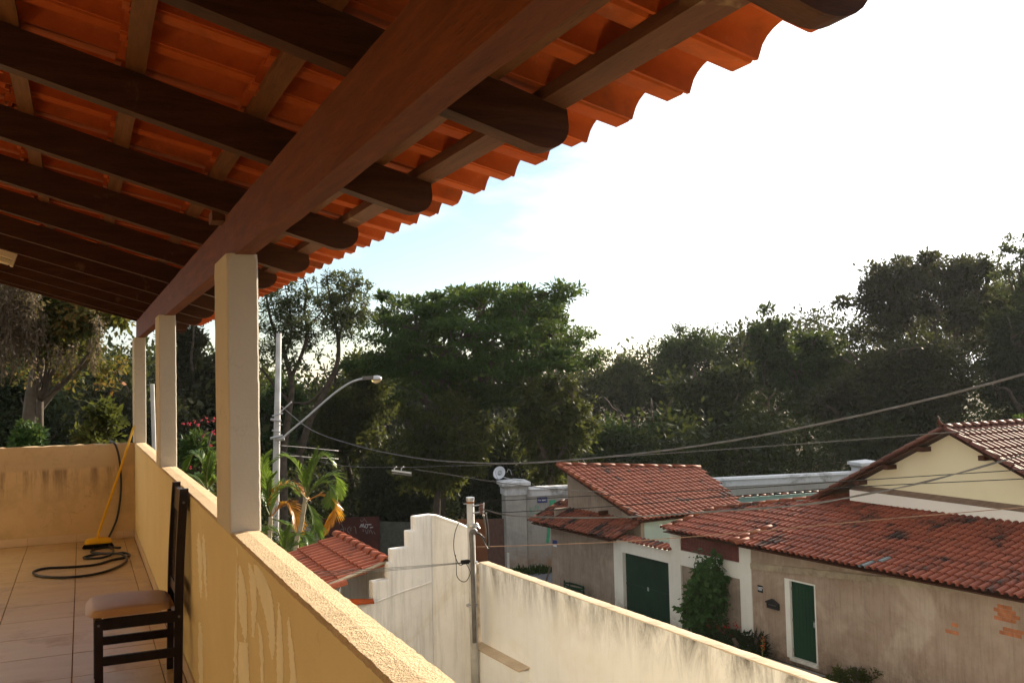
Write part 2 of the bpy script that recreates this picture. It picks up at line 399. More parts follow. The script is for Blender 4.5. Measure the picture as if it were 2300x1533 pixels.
def vinyl():
    b = NB('beige_vinyl'); v = b.pos()
    c = b.mix(b.ramp(b.noise(v, 5, 4), [(.3, 0.0), (.7, 1.0)]), (.64, .42, .20), (.70, .48, .25))
    return b.done(c, .38, b.bump(b.noise(v, 220, 2), .12, .002), spec=.2)
MAT['vinyl'] = vinyl()
MAT['bolt'] = plain('dull_bolt', (.16, .14, .12), .4, .8)

def leafmat(name, stops, trans=.35, rough=.6, spec=.06):
    b = NB(name); g = b.n('ShaderNodeNewGeometry')
    nz = b.noise(b.pos(), .55, 3, .5)
    f = b.math('ADD', b.math('MULTIPLY', g.outputs['Random Per Island'], .42), b.math('MULTIPLY', b.mrange(nz, .3, .7), .58))
    c = b.ramp(f, stops)
    p = b.n('ShaderNodeBsdfPrincipled'); b.l(c, p.inputs['Base Color']); p.inputs['Roughness'].default_value = rough
    p.inputs['Specular IOR Level'].default_value = spec
    t = b.n('ShaderNodeBsdfTranslucent'); b.l(b.mix(.5, c, (.5, .6, .1), 'MULTIPLY') if False else c, t.inputs[0])
    tc = b.mix(.35, c, (.16, .17, .02)); b.l(tc, t.inputs[0])
    m = b.n('ShaderNodeMixShader'); m.inputs[0].default_value = trans
    b.l(p.outputs[0], m.inputs[1]); b.l(t.outputs[0], m.inputs[2]); b.l(m.outputs[0], b.out.inputs[0]); return b.m
MAT['leaf_green'] = leafmat('fresh_green_leaves', [(0, (.014, .036, .011)), (.5, (.025, .058, .016)), (1, (.045, .090, .023))], .33)
MAT['leaf_umbrella'] = leafmat('rich_green_leaves', [(0, (.016, .046, .012)), (.5, (.030, .074, .017)), (1, (.062, .122, .025))], .36)
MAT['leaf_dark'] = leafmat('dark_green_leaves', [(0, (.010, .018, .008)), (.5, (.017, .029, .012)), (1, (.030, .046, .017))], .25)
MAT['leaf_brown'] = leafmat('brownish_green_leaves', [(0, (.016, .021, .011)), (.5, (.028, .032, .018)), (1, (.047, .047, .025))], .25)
MAT['leaf_olive'] = leafmat('olive_leaves', [(0, (.018, .027, .009)), (.45, (.034, .045, .013)), (.8, (.065, .074, .018)), (1, (.15, .12, .028))], .42)
MAT['leaf_airy'] = leafmat('grey_green_leaves', [(0, (.030, .048, .022)), (.5, (.052, .074, .032)), (1, (.09, .105, .046))], .42)
MAT['leaf_gold'] = leafmat('autumn_vine_leaves', [(0, (.028, .045, .012)), (.35, (.065, .080, .020)), (.6, (.14, .11, .028)), (.8, (.24, .12, .03)), (1, (.30, .10, .03))], .4)
MAT['leaf_dry'] = leafmat('dry_vine_leaves', [(0, (.08, .055, .035)), (.5, (.14, .098, .065)), (1, (.20, .14, .09))], .3)
MAT['leaf_shrub'] = leafmat('shrub_leaves', [(0, (.020, .050, .014)), (.5, (.036, .082, .022)), (1, (.07, .13, .035))], .3, .38)
MAT['leaf_palm'] = leafmat('palm_leaflets', [(0, (.045, .10, .014)), (.5, (.085, .17, .022)), (1, (.17, .26, .035))], .55, .35, .3)
MAT['leaf_palm_dry'] = leafmat('orange_palm_leaflets', [(0, (.26, .10, .010)), (.5, (.50, .20, .015)), (1, (.60, .30, .04))], .5, .35, .3)
MAT['flower_pink'] = leafmat('pink_petals', [(0, (.38, .02, .06)), (.5, (.55, .05, .11)), (1, (.62, .11, .18))], .3)
MAT['flower_red'] = leafmat('red_petals', [(0, (.25, .012, .012)), (1, (.42, .03, .025))], .25)
MAT['bark'] = plain('grey_brown_bark', (.075, .058, .042), .95, var=.4, vscale=5, bs=.6, bscale=30)
MAT['bark_pale'] = plain('pale_bark', (.115, .093, .07), .9, var=.35, vscale=4, bs=.5, bscale=25)
MAT['palm_stem'] = plain('ringed_palm_stem', (.36, .31, .22), .7, var=.25, vscale=12)
MAT['paint_run'] = plain('pale_cream_paint_run', (.92, .83, .60), .8, var=.06)
MAT['stem'] = plain('green_stem', (.10, .12, .035), .6)

# ================================================================== THE TERRACE
XI, XO, PT = .55, .672, 1.07            # parapet inner face, outer face, top
Y_END = 11.72
def rough_wall(x0, x1, ya, yb, z0, z1, step, amp, seed, wav=0.0):
    """wall along Y whose top edges wander like hand-laid render; returns (body, top) builders"""
    r = np.random.RandomState(seed); n = int((yb-ya)/step)+1; body, top = MB(), MB()
    w1 = np.cumsum(r.randn(n+4))*amp*.25; w1 -= np.linspace(w1[0], w1[-1], n+4)
    secs, tops = [], []
    for i in range(n+1):
        y = ya+(yb-ya)*i/n; a, b2, c = r.randn(3)*amp; k = w1[i]*.4
        s = [(x0, y, z0), (x0, y, z1-.012+a*.5+k), (x0+.006+abs(a)*.7, y, z1+k+b2*.25), ((x0+x1)/2, y, z1+.004+k+c*.3),
             (x1-.006-abs(c)*.7, y, z1+k+a*.25), (x1, y, z1-.012+c*.5+k), (x1, y, z0)]
        secs.append(s)
    body.add([p for s in secs for p in s], [])
    top.add([p for s in secs for p in s], [])
    for i in range(n):
        for k in range(6):
            f = (i*7+k, (i+1)*7+k, (i+1)*7+k+1, i*7+k+1)
            (top if k in (1, 2, 3, 4) else body).f.append(f[::-1])
    body.f.append(tuple(range(7))); body.f.append(tuple(range(n*7, n*7+7))[::-1])
    return body, top

# floor: slab in the grout colour, every tile its own piece
fl = struct(MB().box((-3.3, -2.0, -.16), (XI-.001, Y_END-.002, -.006)).build('terrace_floor', MAT['grout']))
TX, TY = .4875, .556
tm = MB().bevbox((-TX/2+.003, -TY/2+.003, -.009), (TX/2-.003, TY/2-.003, .0), .0015).mesh('floor_tile')
tm.materials.append(MAT['floor_tile'])
def clipped_tile(x0, x1, y0, y1):
    me = MB().bevbox((x0+.003, y0+.003, -.009), (x1-.003, y1-.003, 0), .0015).mesh('floor_tile'); me.materials.append(MAT['floor_tile']); return me
gx = .427; gy = 7.292
for i in range(-10, 2):
    for j in range(-17, 9):
        x0 = gx+(i-1)*TX; y0 = gy+j*TY; x1 = min(x0+TX, XI-.015); y1 = min(y0+TY, Y_END-.02)
        x0c = max(x0, -3.29); y0c = max(y0, -1.99)
        if x1-x0c < .02 or y1-y0c < .02: continue
        if x1-x0c < TX-.001 or y1-y0c < TY-.001: o = obj('floor_tile', clipped_tile(x0c, x1, y0c, y1), None, fl)
        else:
            o = obj('floor_tile', tm, None, fl); o.location = (x0+TX/2, y0+TY/2, rnd.uniform(-.0008, .0008))

# parapet along the street side
pw = thing('parapet_wall', 'low ochre parapet wall with rough sandy top along the terrace edge', 'wall', (XI, 5, 0))
bd, tp = rough_wall(XI, XO, -2.0, Y_END+.16, -.15, PT, .025, .0022, 3)
bd.build('wall_body', MAT['parapet'], pw); tp.build('wall_top', MAT['parapet_top'], pw)
sk = MB().bevbox((0, -.2385, 0), (.012, .2385, .085), .002).mesh('skirting_tile'); sk.materials.append(MAT['skirt'])
for j in range(-3, 25):
    y = 11.46-j*.482
    if y < -1.6: break
    o = obj('skirting_tile', sk, None, pw); o.location = (XI-.0125, y, .0005)
# pale paint runs brushed down the inner face
rp_ = np.random.RandomState(77)
def paint_run(pts):
    """pts: (x, y, width) in photo pixels down the run"""
    b = MB(); L_ = spline([V3(x-w_/2, y, 0) for x, y, w_ in pts], 9); R_ = spline([V3(x+w_/2, y, 0) for x, y, w_ in pts], 9); n = len(L_)
    for i in range(n):
        k = .8+.4*rp_.rand(); e1, e2 = rp_.randn(2)*.9
        A = atx(L_[i][0]+e1, L_[i][1], XI-.0012); B = atx(R_[i][0]+e2, R_[i][1]+3, XI-.0012); b.v += [tuple(A), tuple(B)]
    b.f = [(2*i, 2*i+1, 2*i+3, 2*i+2) for i in range(n-1)]
    return b.build('paint_run', MAT['paint_run'], pw)
for pts in ([(457, 1198, 3), (459, 1240, 8), (461, 1290, 6), (464, 1345, 2)], [(538, 1268, 4), (543, 1310, 16), (546, 1370, 20), (549, 1410, 12), (550, 1440, 3)], [(560, 1262, 5), (567, 1300, 14), (570, 1360, 12), (569, 1428, 4)],
            [(574, 1266, 8), (586, 1300, 26), (600, 1350, 26), (608, 1400, 18), (611, 1440, 14), (611, 1478, 4)], [(533, 1226, 2), (531, 1350, 4), (529, 1480, 6), (528, 1533, 6)], [(580, 1395, 3), (586, 1440, 8), (590, 1533, 7)],
            [(626, 1350, 3), (628, 1400, 10), (629, 1460, 16), (629, 1540, 14)], [(648, 1383, 3), (651, 1430, 9), (656, 1480, 12), (660, 1545, 14)], [(546, 1440, 20), (547, 1490, 24), (548, 1560, 24)], [(446, 1195, 3), (448, 1240, 10), (450, 1310, 6), (451, 1340, 2)], [(449, 1395, 4), (450, 1440, 11), (452, 1540, 9)]):
    paint_run(pts)
ew = thing('end_wall', 'water-stained ochre wall closing the far end of the terrace', 'wall', (-1, Y_END, 0))
zt0 = aty(0, 1006, Y_END)[2]; zt1 = aty(300, 994.5, Y_END)[2]
e = MB(); N = 60; r = np.random.RandomState(5); secs = []
for i in range(N+1):
    x = -3.3+(XI+3.3-.002)*i/N; zt = zt1+(zt0-zt1)*(XI-x)/1.37 if x > -1 else zt0+.01
    a, b2 = r.randn(2)*.004
    secs.append([(x, Y_END, -.15), (x, Y_END, zt-.012+a), (x, Y_END+.012, zt+b2), (x, Y_END+.12, zt-a), (x, Y_END+.13, zt-.015), (x, Y_END+.13, -3.2)])
e.add([p for s in secs for p in s], [(i*6+k, i*6+k+1, (i+1)*6+k+1, (i+1)*6+k) for i in range(N) for k in range(5)])
e.build('wall_body', MAT['end_wall'], ew)
sk2 = MB().bevbox((-.2385, 0, 0), (.2385, .012, .085), .002).mesh('skirting_tile'); sk2.materials.append(MAT['skirt'])
for j in range(0, 7):
    x = -.061-TX/2+.4875*1.0-j*.4875
    if j == 0:
        me = MB().bevbox((.4275, Y_END-.0125, .0005), (XI-.014, Y_END-.0005, .0855), .002).mesh('skirting_tile')
        obj('skirting_tile', me, MAT['skirt'], ew)
    o = obj('skirting_tile', sk2, None, ew); o.location = (x, Y_END-.0125, .0005)

# lower storey and the house wall behind the photographer
hs = thing('terrace_house', 'ochre house that carries the tiled terrace', 'house', (-2, 4, -3.2))
MB().box((-4.2, -2.0, -3.2), (XO-.004, Y_END-.004, -.161)).build('lower_storey', MAT['house_wall'], hs)
MB().box((-3.45, -2.0, -.15), (-3.301, Y_END+.1, 3.6)).build('rear_wall', MAT['rear_wall'], hs)

# columns
def zrb(x, y, off=0): return 2.392+off-.297*(x-.585)+.0094*(y-1.7)    # underside of the rafters
def beam_z(y): return 2.1775+.0087*y
lab = ['nearest rendered square column standing on the parapet', 'middle rendered square column standing on the parapet', 'farthest rendered square column at the end wall corner']
for k, (y0, y1) in enumerate([(4.015, 4.415), (7.81, 8.20), (11.66, 12.05)]):
    c = MB(); r = np.random.RandomState(20+k); zb_ = beam_z(y0)+.004
    n = 40; secs = []
    for i in range(n+1):
        z = PT-.004+(zb_-PT+.004)*i/n; j = lambda: r.randn()*.0005
        a, b2, c2, d = XI-.004+j(), XO+.001+j(), y0+j(), y1+j(); q = .007
        if i == n: q = .02
        secs.append([(a+q, c2, z), (b2-q, c2, z), (b2, c2+q, z), (b2, d-q, z), (b2-q, d, z), (a+q, d, z), (a, d-q, z), (a, c2+q, z)])
    c.add([p for s in secs for p in s], [(i*8+m, i*8+(m+1) % 8, (i+1)*8+(m+1) % 8, (i+1)*8+m) for i in range(n) for m in range(8)])
    c.f.append(tuple(range(n*8, n*8+8)))
    o = c.build('terrace_column', MAT['column']); tag(o, lab[k], 'column', 'columns on the terrace parapet')

# roof
rf = thing('terrace_roof', 'open timber terrace roof with orange clay tiles seen from below', 'roof', (0, 5, 2.2))
SL = math.hypot(1, .297)
# main beam in two lengths with a slanting scarf near the first column
def beam_part(ya, yb, xa, xb, cut0, cut1, mname):
    b = MB(); n = 40; r = np.random.RandomState(int(ya*10)+40)
    for i in range(n+1):
        t = i/n; y = ya+(yb-ya)*t
        z0 = beam_z(y); z1 = zrb(.62, y)+.012
        sh0 = cut0 if i == 0 else (cut1 if i == n else 0)
        j = r.randn(4)*.0012
        b.v += [(xa+j[0], y-sh0*.5, z0), (xb+j[1], y-sh0*.5, z0), (xb+j[2], y+sh0*.5, z1), (xa+j[3], y+sh0*.5, z1)]
    for i in range(n):
        for k in range(4): b.f.append((i*4+k, (i+1)*4+k, (i+1)*4+(k+1) % 4, i*4+(k+1) % 4)[::-1])
    b.f += [(0, 1, 2, 3), tuple(range(n*4, n*4+4))[::-1]]
    return b.build('main_beam', MAT[mname], rf)
beam_part(-2.0, 4.36, .582, .656, 0, -.12, 'beam')
beam_part(4.368, 12.03, .589, .662, -.12, 0, 'beam')
MB().box((.530, 4.34, 2.405), (.586, 4.46, 2.45)).build('wedge_block', MAT['batten'], rf)
# rafters with rounded noses
def rafter_mesh(nr=.105, nl=.13):
    pr = [(-4.3, 0), (1.15-nl, 0)]
    for k in range(1, 9):
        a = math.pi/2*k/8; pr.append((1.15-nl+nl*math.sin(a), nr-nr*math.cos(a)))
    pr += [(1.146, .125), (-4.3, .125)]
    b = MB(); n = len(pr); z = lambda x, h: 2.392-.297*(x-.585)+h*1.04
    cs = .004
    vs = [(x, 0, z(x, h)) for x, h in pr]+[(x, .062, z(x, h)) for x, h in pr]
    b.add(vs, [tuple(range(n)), tuple(range(n, 2*n))[::-1]]+[(i, i+n, (i+1) % n+n, (i+1) % n) for i in range(n)])
    return b.mesh('rafter')
RMS = [rafter_mesh(*q_) for q_ in ((.105, .13), (.085, .10), (.112, .17), (.09, .14))]
for rm in RMS: rm.materials.append(MAT['rafter'])
RY = [1.12+1.025*k for k in range(-3, 11)]+[11.95]
for y in RY:
    o = obj('rafter', RMS[0] if abs(y-1.12) < .01 else rnd.choice(RMS), None, rf); yy = y+rnd.uniform(-.012, .012)
    sx = .055 if abs(y-1.12) < .01 else rnd.uniform(-.03, .02)
    if sx == .055: yy = 1.155
    o.location = (sx, yy, .0094*(yy-1.7)-.297*(sx if sx == .055 else 0))
# battens
def batten(x0, x1, h, mname, th=.020, y0=-2.0, y1=12.1):
    b = MB(); n = 24; r = np.random.RandomState(int(x0*100) % 97)
    for i in range(n+1):
        y = y0+(y1-y0)*i/n; j = r.randn()*.0022
        for (x, hh) in ((x0, 0), (x1, 0), (x1, th), (x0, th)):
            b.v.append((x+j, y, zrb(x+j, y, (h+hh)*1.04)))
    for i in range(n):
        for k in range(4): b.f.append((i*4+k, i*4+(k+1) % 4, (i+1)*4+(k+1) % 4, (i+1)*4+k))
    b.f += [(3, 2, 1, 0), tuple(range(n*4, n*4+4))]
    return b.build('batten', MAT[mname], rf)
for x0 in [.907, .502, .125]+[-.228-.38*k for k in range(11)]:
    batten(x0, x0+.058, .1255, 'batten')
batten(1.085, 1.148, .1255, 'eave_batten', .032)
# clay tiles: pan on one side, barrel on the other
def tile_mesh(name, wd, L, lift, th=.012, arch=.058, sections=2, lug=True, pan=.46):
    pan_w = wd*pan
    q_ = wd/.2575
    P = [(-wd/2+.016*q_, .044), (-wd/2+.026*q_, .016), (-wd/2+.042*q_, 0), (-wd/2+pan_w-.012, 0), (-wd/2+pan_w, .006)]
    xb0 = -wd/2+pan_w; bw = wd-pan_w+.012
    ns_ = 10 if sections > 2 else 7
    for k in range(1, ns_):
        a = math.pi*k/ns_; P.append((xb0+bw*.5-bw*.5*math.cos(a), .006+arch*math.sin(a)**.8))
    P.append((xb0+bw, -.004))
    P = np.array(P); T = np.gradient(P, axis=0); T /= np.linalg.norm(T, axis=1)[:, None]; Nn = np.stack([-T[:, 1], T[:, 0]], 1)
    Q = P+Nn*th; n = len(P); b = MB()
    xs = np.linspace(0, L, sections)
    for x in xs:
        s = 1.0-.06*(1-x/L); z0 = lift*x/L
        b.v += [(float(x), float(p[0]*s), float(p[1]*s+z0)) for p in P]+[(float(x), float(q[0]*s), float(q[1]*s+z0)) for q in Q]
    for i in range(sections-1):
        o0, o1 = i*2*n, (i+1)*2*n
        for k in range(n-1):
            b.f.append((o0+k, o0+k+1, o1+k+1, o1+k)); b.f.append((o0+n+k, o1+n+k, o1+n+k+1, o0+n+k+1))
        b.f.append((o0, o1, o1+n, o0+n)); b.f.append((o0+n-1, o0+2*n-1, o1+2*n-1, o1+n-1))
    for o0, rv in ((0, False), ((sections-1)*2*n, True)):
        for k in range(n-1):
            f = (o0+k, o0+n+k, o0+n+k+1, o0+k+1); b.f.append(f[::-1] if rv else f)
    if lug:
        for yy in (-wd*.34, -wd*.16): b.box((.022, yy-.010, -.016), (.036, yy+.010, .004))
    me = b.mesh(name, True); me.set_sharp_from_angle(angle=math.radians(42)); return me
TW = .2575
t_big = tile_mesh('roof_tile', TW, .50, .028, .013, .064, 3); t_big.materials.append(MAT['clay'])
bvec = unit((-1, 0, .297)); tilt = .0094
avec = unit((0, 1, tilt)); nvec = unit(np.cross(avec, bvec)); nvec = nvec if nvec[2] > 0 else -nvec
def place_tiles(parent, me, mats, O, a, b, N, cells, w_, E, L, off, limit, jit=.004, joined_name='roof_tile_field', yaw=.012):
    """cells: (i, j) columns along the eave and rows up the slope; nearest ones become pieces, the rest one joined field"""
    out = []
    for (i, j) in cells:
        yl = np.cross(N, -b)
        ang = rnd.uniform(-yaw, yaw); x_ = -b*math.cos(ang)+yl*math.sin(ang); y_ = np.cross(N, x_)
        p = O+a*((i+.5)*w_+rnd.uniform(-jit, jit))+b*(j*E+L+rnd.uniform(-jit, jit)*1.6)+N*(off+rnd.uniform(0, .003))
        M = np.eye(4); M[:3, 0] = x_; M[:3, 1] = y_; M[:3, 2] = N; M[:3, 3] = p
        out.append((np.linalg.norm(p-CAM), M))
    out.sort(key=lambda q: q[0])
    inv = Matrix.Translation(parent.location).inverted()
    for k, (d, M) in enumerate(out[:limit]):
        o = bpy.data.objects.new(me.name.split('.')[0], me); COL.objects.link(o); o.parent = parent
        o.matrix_parent_inverse = inv; o.matrix_basis = Matrix(M.tolist())
        if mats and rnd.random() < mats[1]:
            o.material_slots[0].link = 'OBJECT'; o.material_slots[0].material = mats[0]
    rest = out[limit:]
    if rest:
        vs = np.array([v.co[:] for v in me.vertices]); fs = [tuple(p.vertices) for p in me.polygons]
        b_ = MB()
        for d, M in rest: b_.add(vs @ M[:3, :3].T+M[:3, 3], fs)
        o = b_.build(joined_name, me.materials[0], parent); o['kind'] = 'stuff'
E0 = .38*SL
Oe = np.array([1.342, -2.0, zrb(1.342, -2.0, .152)])
cells = [(i, j) for i in range(0, 55) for j in range(0, 15)]
vis, hid = [], []
for (i, j) in cells:
    y = -2+(i+.5)*TW; x = 1.342-(j*E0+.2)/SL
    p = np.array([x, y, zrb(x, y, .16)]); c = R.T @ (p-CAM)
    ok = False
    if c[2] < -.3:
        px = PCX+FPX*c[0]/-c[2]; py = PCY-FPX*c[1]/-c[2]; ok = -160 < px < PW+60 and -160 < py
    (vis if ok else hid).append((i, j))
place_tiles(rf, t_big, None, Oe, avec, bvec, nvec, vis, TW, E0, .50, 0, 300, .003)
place_tiles(rf, t_big, None, Oe, avec, bvec, nvec, hid, TW, E0, .50, 0, 0, .003, 'roof_tile_back_field')
# tube lamp fixed under the rafters
lp = aty(-60, 555, 8.8); lq = aty(32, 584, 8.8)
dx = unit(lq-lp); lf = thing('tube_lamp', 'cream tube lamp fitting under the dark rafters', 'lamp', lq)
def lampM(p): return lq+dx*p[0]+V3(0, 1, 0)*p[1]+np.cross(dx, V3(0, 1, 0))*p[2]*(1)
up = np.cross(dx, V3(0,1,0)); sg = 1 if up[2] > 0 else -1
LM = lambda p: lq+dx*p[0]+V3(0,1,0)*p[1]+up*sg*p[2]
MB().bevbox((-1.0, -.04, -.005), (0, .04, .055), .006, LM).build('housing', MAT['ceiling_white'], lf)
MB().bevbox((-.985, -.028, -.055), (-.02, .028, -.004), .012, LM).build('diffuser', MAT['ceiling_white'], lf)
MB().bevbox((-.02, -.036, -.058), (.006, .036, .057), .004, LM).build('end_cap', MAT['ceiling_white'], lf)

# ------------------------------------------------------------------ chair
ch = thing('dining_chair', 'dark lacquered wooden dining chair with beige vinyl seat facing left', 'chair', (.26, 5.85, 0))
def cbox(name, lo, hi, m='chair_wood', bev=.004, M=None): return MB().bevbox(lo, hi, bev, M).build(name, MAT[m], ch)
yN, yF = 5.60, 6.06
def lean_post(y0, y1):
    b = MB(); zs = np.linspace(0, 1.105, 14)
    for z in zs:
        x = .462+ (0 if z < .44 else (z-.44)**1.5*.062) - (0 if z > .44 else (.44-z)*.02)
        b.v += [(x, y0, z), (x+.046, y0, z), (x+.046, y1, z), (x, y1, z)]
    n = len(zs)
    for i in range(n-1):
        for k in range(4): b.f.append((i*4+k, i*4+(k+1) % 4, (i+1)*4+(k+1) % 4, (i+1)*4+k))
    b.f += [(3,2,1,0), tuple(range(n*4-4, n*4))]
    return b
lean_post(yN, yN+.036).build('rear_leg', MAT['chair_wood'], ch); lean_post(yF, yF+.036).build('rear_leg', MAT['chair_wood'], ch)
xb = lambda z: .462+(z-.44)**1.5*.062
cbox('front_leg', (.055, yN, 0), (.098, yN+.036, .435)); cbox('front_leg', (.055, yF, 0), (.098, yF+.036, .435))
cbox('side_apron', (.098, yN+.006, .375), (.462, yN+.030, .437)); cbox('side_apron', (.098, yF+.006, .375), (.462, yF+.030, .437))
cbox('front_apron', (.060, yN+.036, .375), (.085, yF, .437)); cbox('rear_apron', (.470, yN+.036, .375), (.495, yF, .437))
cbox('side_stretcher', (.098, yN+.007, .185), (.462, yN+.029, .235)); cbox('side_stretcher', (.098, yF+.007, .185), (.462, yF+.029, .235))
def back_rail(z0, z1):
    b = MB(); pr = [(xb(z0)+.012, z0), (xb(z0)+.034, z0), (xb(z1)+.034, z1), (xb(z1)+.012, z1)]
    return b.prism([(x, yN+.036, z) for x, z in pr], (0, yF-yN-.036, 0))
back_rail(.965, 1.085).build('top_rail', MAT['chair_wood'], ch); back_rail(.50, .56).build('lower_rail', MAT['chair_wood'], ch)
for k in range(5):
    y = yN+.075+k*.073
    b = MB()
    for z in np.linspace(.555, .97, 6):
        x = xb(z)+.017; b.v += [(x, y, z), (x+.012, y, z), (x+.012, y+.030, z), (x, y+.030, z)]
    for i in range(5):
        for q in range(4): b.f.append((i*4+q, i*4+(q+1) % 4, (i+1)*4+(q+1) % 4, (i+1)*4+q))
    b.build('back_slat', MAT['chair_wood'], ch)
# cushion: rounded pad, narrower towards the back
b = MB(); nx, ny = 22, 22; cx0, cx1, cy0, cy1 = .012, .470, yN-.028, yF+.064
def pad(u_, v_, zt):
    e_ = .085
    x = cx0+(cx1-cx0)*u_; hw = (cy1-cy0)/2*(1-.10*u_); y = (cy0+cy1)/2+hw*(2*v_-1)
    # round the corners in plan
    ax, ay = abs(2*u_-1), abs(2*v_-1); k = 1-.10*max(0, ax-.55)/.45*max(0, ay-.55)/.45*1.3
    x = (cx0+cx1)/2+(x-(cx0+cx1)/2)*k; y = (cy0+cy1)/2+(y-(cy0+cy1)/2)*k
    m = (1-ax**6)*(1-ay**6)
    return (x, y, .440+.008+(.034*m**.32+.008*(1-ax**2)*(1-ay**2) if zt else 0))
for zt in (1, 0):
    for i in range(nx+1):
        for j in range(ny+1): b.v.append(pad(i/nx, j/ny, zt))
st = (nx+1)*(ny+1)
for i in range(nx):
    for j in range(ny):
        q = (i*(ny+1)+j, (i+1)*(ny+1)+j, (i+1)*(ny+1)+j+1, i*(ny+1)+j+1); b.f.append(q); b.f.append(tuple(k+st for k in q[::-1]))
ring = [i*(ny+1) for i in range(nx+1)]+[nx*(ny+1)+j for j in range(1, ny+1)]+[i*(ny+1)+ny for i in range(nx-1, -1, -1)]+[j for j in range(ny-1, 0, -1)]
for k in range(len(ring)):
    a, c = ring[k], ring[(k+1) % len(ring)]; b.f.append((c, a, a+st, c+st))
b.build('seat_cushion', MAT['vinyl'], ch, True)
for (x, z) in ((.076, .405), (.485, .405), (.515, 1.03)):
    MB().tube([(x, yN+.001, z), (x, yN-.003, z)], .007, 10).build('bolt', MAT['bolt'], ch)

# ------------------------------------------------------------------ broom, hose, string
hd = atz(216, 1230, .0)
br = thing('broom', 'yellow broom leaning into the corner behind the black hose', 'broom', hd)
topb = aty(300, 960, Y_END-.05)
hx = hd[0]; hy = hd[1]-.02
sockp = V3(hx+.02, hy, .115)
hp = spline([sockp-V3(0, 0, .02), sockp+V3(.01, .01, .06), sockp*.4+topb*.6, topb], 6)
MB().tube(hp[:6], [.016, .016, .0155, .015, .014, .013], 10).build('socket', MAT['yellow'], br, True)
MB().tube([hp[4]]+hp[5:], .0135, 10).build('handle', MAT['yellow'], br, True)
MB().tube([topb-(topb-sockp)*.02, topb+(topb-sockp)*.015], .0125, 10).build('handle_cap', MAT['yellow'], br, True)
b = MB(); n = 14; pr = [(-.055, .052), (-.060, .075), (-.035, .105), (0, .118), (.035, .105), (.060, .075), (.055, .052)]
for i in range(n+1):
    t = i/n; s = (1-abs(2*t-1)**3)**.5*.85+.15; x = hx-.115+.27*t
    b.v += [(x, hy+p[0]*(.55+.45*s), .05+(p[1]-.05)*(.35+.65*s)) for p in pr]
for i in range(n):
    for k in range(6): b.f.append((i*7+k, (i+1)*7+k, (i+1)*7+k+1, i*7+k+1)[::-1])
    b.f.append((i*7+6, (i+1)*7+6, (i+1)*7, i*7)[::-1])
b.f += [tuple(range(7)), tuple(range(n*7, n*7+7))[::-1]]
b.build('broom_head', MAT['yellow'], br, True)
b = MB(); rb = np.random.RandomState(2)
for k in range(420):
    t = rb.rand(); x = hx-.105+.25*t; y = hy+rb.uniform(-.045, .045); ln = .052+.008*math.sin(t*20)
    lx, ly = rb.randn(2)*.006; lx += (t-.5)*.05
    b.add([(x-.002, y, .062), (x+.002, y, .062), (x+lx+.0025, y+ly, .004+rb.rand()*.006), (x+lx-.0025, y+ly, .004+rb.rand()*.004)], [(0, 1, 2, 3)])
    b.add([(x, y-.002, .062), (x, y+.002, .062), (x+lx, y+ly+.0025, .004), (x+lx, y+ly-.0025, .004)], [(0, 1, 2, 3)])
o = b.build('bristles', MAT['bristle'], br); o['kind'] = 'stuff'
fp = lambda px, py, z=.0125: atz(px, py, z)
hz = [fp(291, 1245), fp(283, 1250), fp(250, 1257), fp(215, 1267), fp(165, 1272), fp(105, 1275), fp(77, 1282), fp(80, 1290), fp(110, 1295),
      fp(160, 1295), fp(215, 1288), fp(255, 1276), fp(281, 1262), fp(284, 1252, .03), fp(270, 1243, .038), fp(240, 1242, .03), fp(205, 1246), fp(188, 1251), fp(196, 1253), fp(225, 1252), fp(248, 1245, .03),
      fp(255, 1235, .03), fp(245, 1226, .02)]
pre = [fp(285, 1237), fp(270, 1229), fp(240, 1228), fp(212, 1233), fp(205, 1239), fp(222, 1241, .0125), fp(252, 1242, .016), fp(280, 1241)]
yv = Y_END-.035
up_ = [aty(243, 1210, yv-.05), aty(262, 1165, yv), aty(271, 1110, yv), aty(271, 1060, yv), aty(266, 1020, yv), aty(259, 998, yv)]
tp_ = aty(252, 990, Y_END+.02); over = [V3(tp_[0], Y_END+.03, zt1+.022), V3(tp_[0]-.02, Y_END+.11, zt1+.018), V3(tp_[0]-.02, Y_END+.16, zt1-.06), V3(tp_[0]-.02, Y_END+.165, zt1-.6)]
path = spline(pre[1:]+hz+up_+over, 7)
ho = MB().tube(path, .0115, 10).build('garden_hose', MAT['hose'], None, True)
tag(ho, 'black rubber hose coiled on the floor and hung over the end wall', 'hose')
sp = spline([aty(304, 1000, Y_END-.012), aty(296, 1030, Y_END-.012), aty(280, 1075, Y_END-.012), aty(255, 1115, Y_END-.012), aty(235, 1138, Y_END-.04)], 6)
tag(MB().tube(sp, .0026, 6).build('string', MAT['string'], None, True), 'pale thin string hanging across the corner of the end wall', 'string')

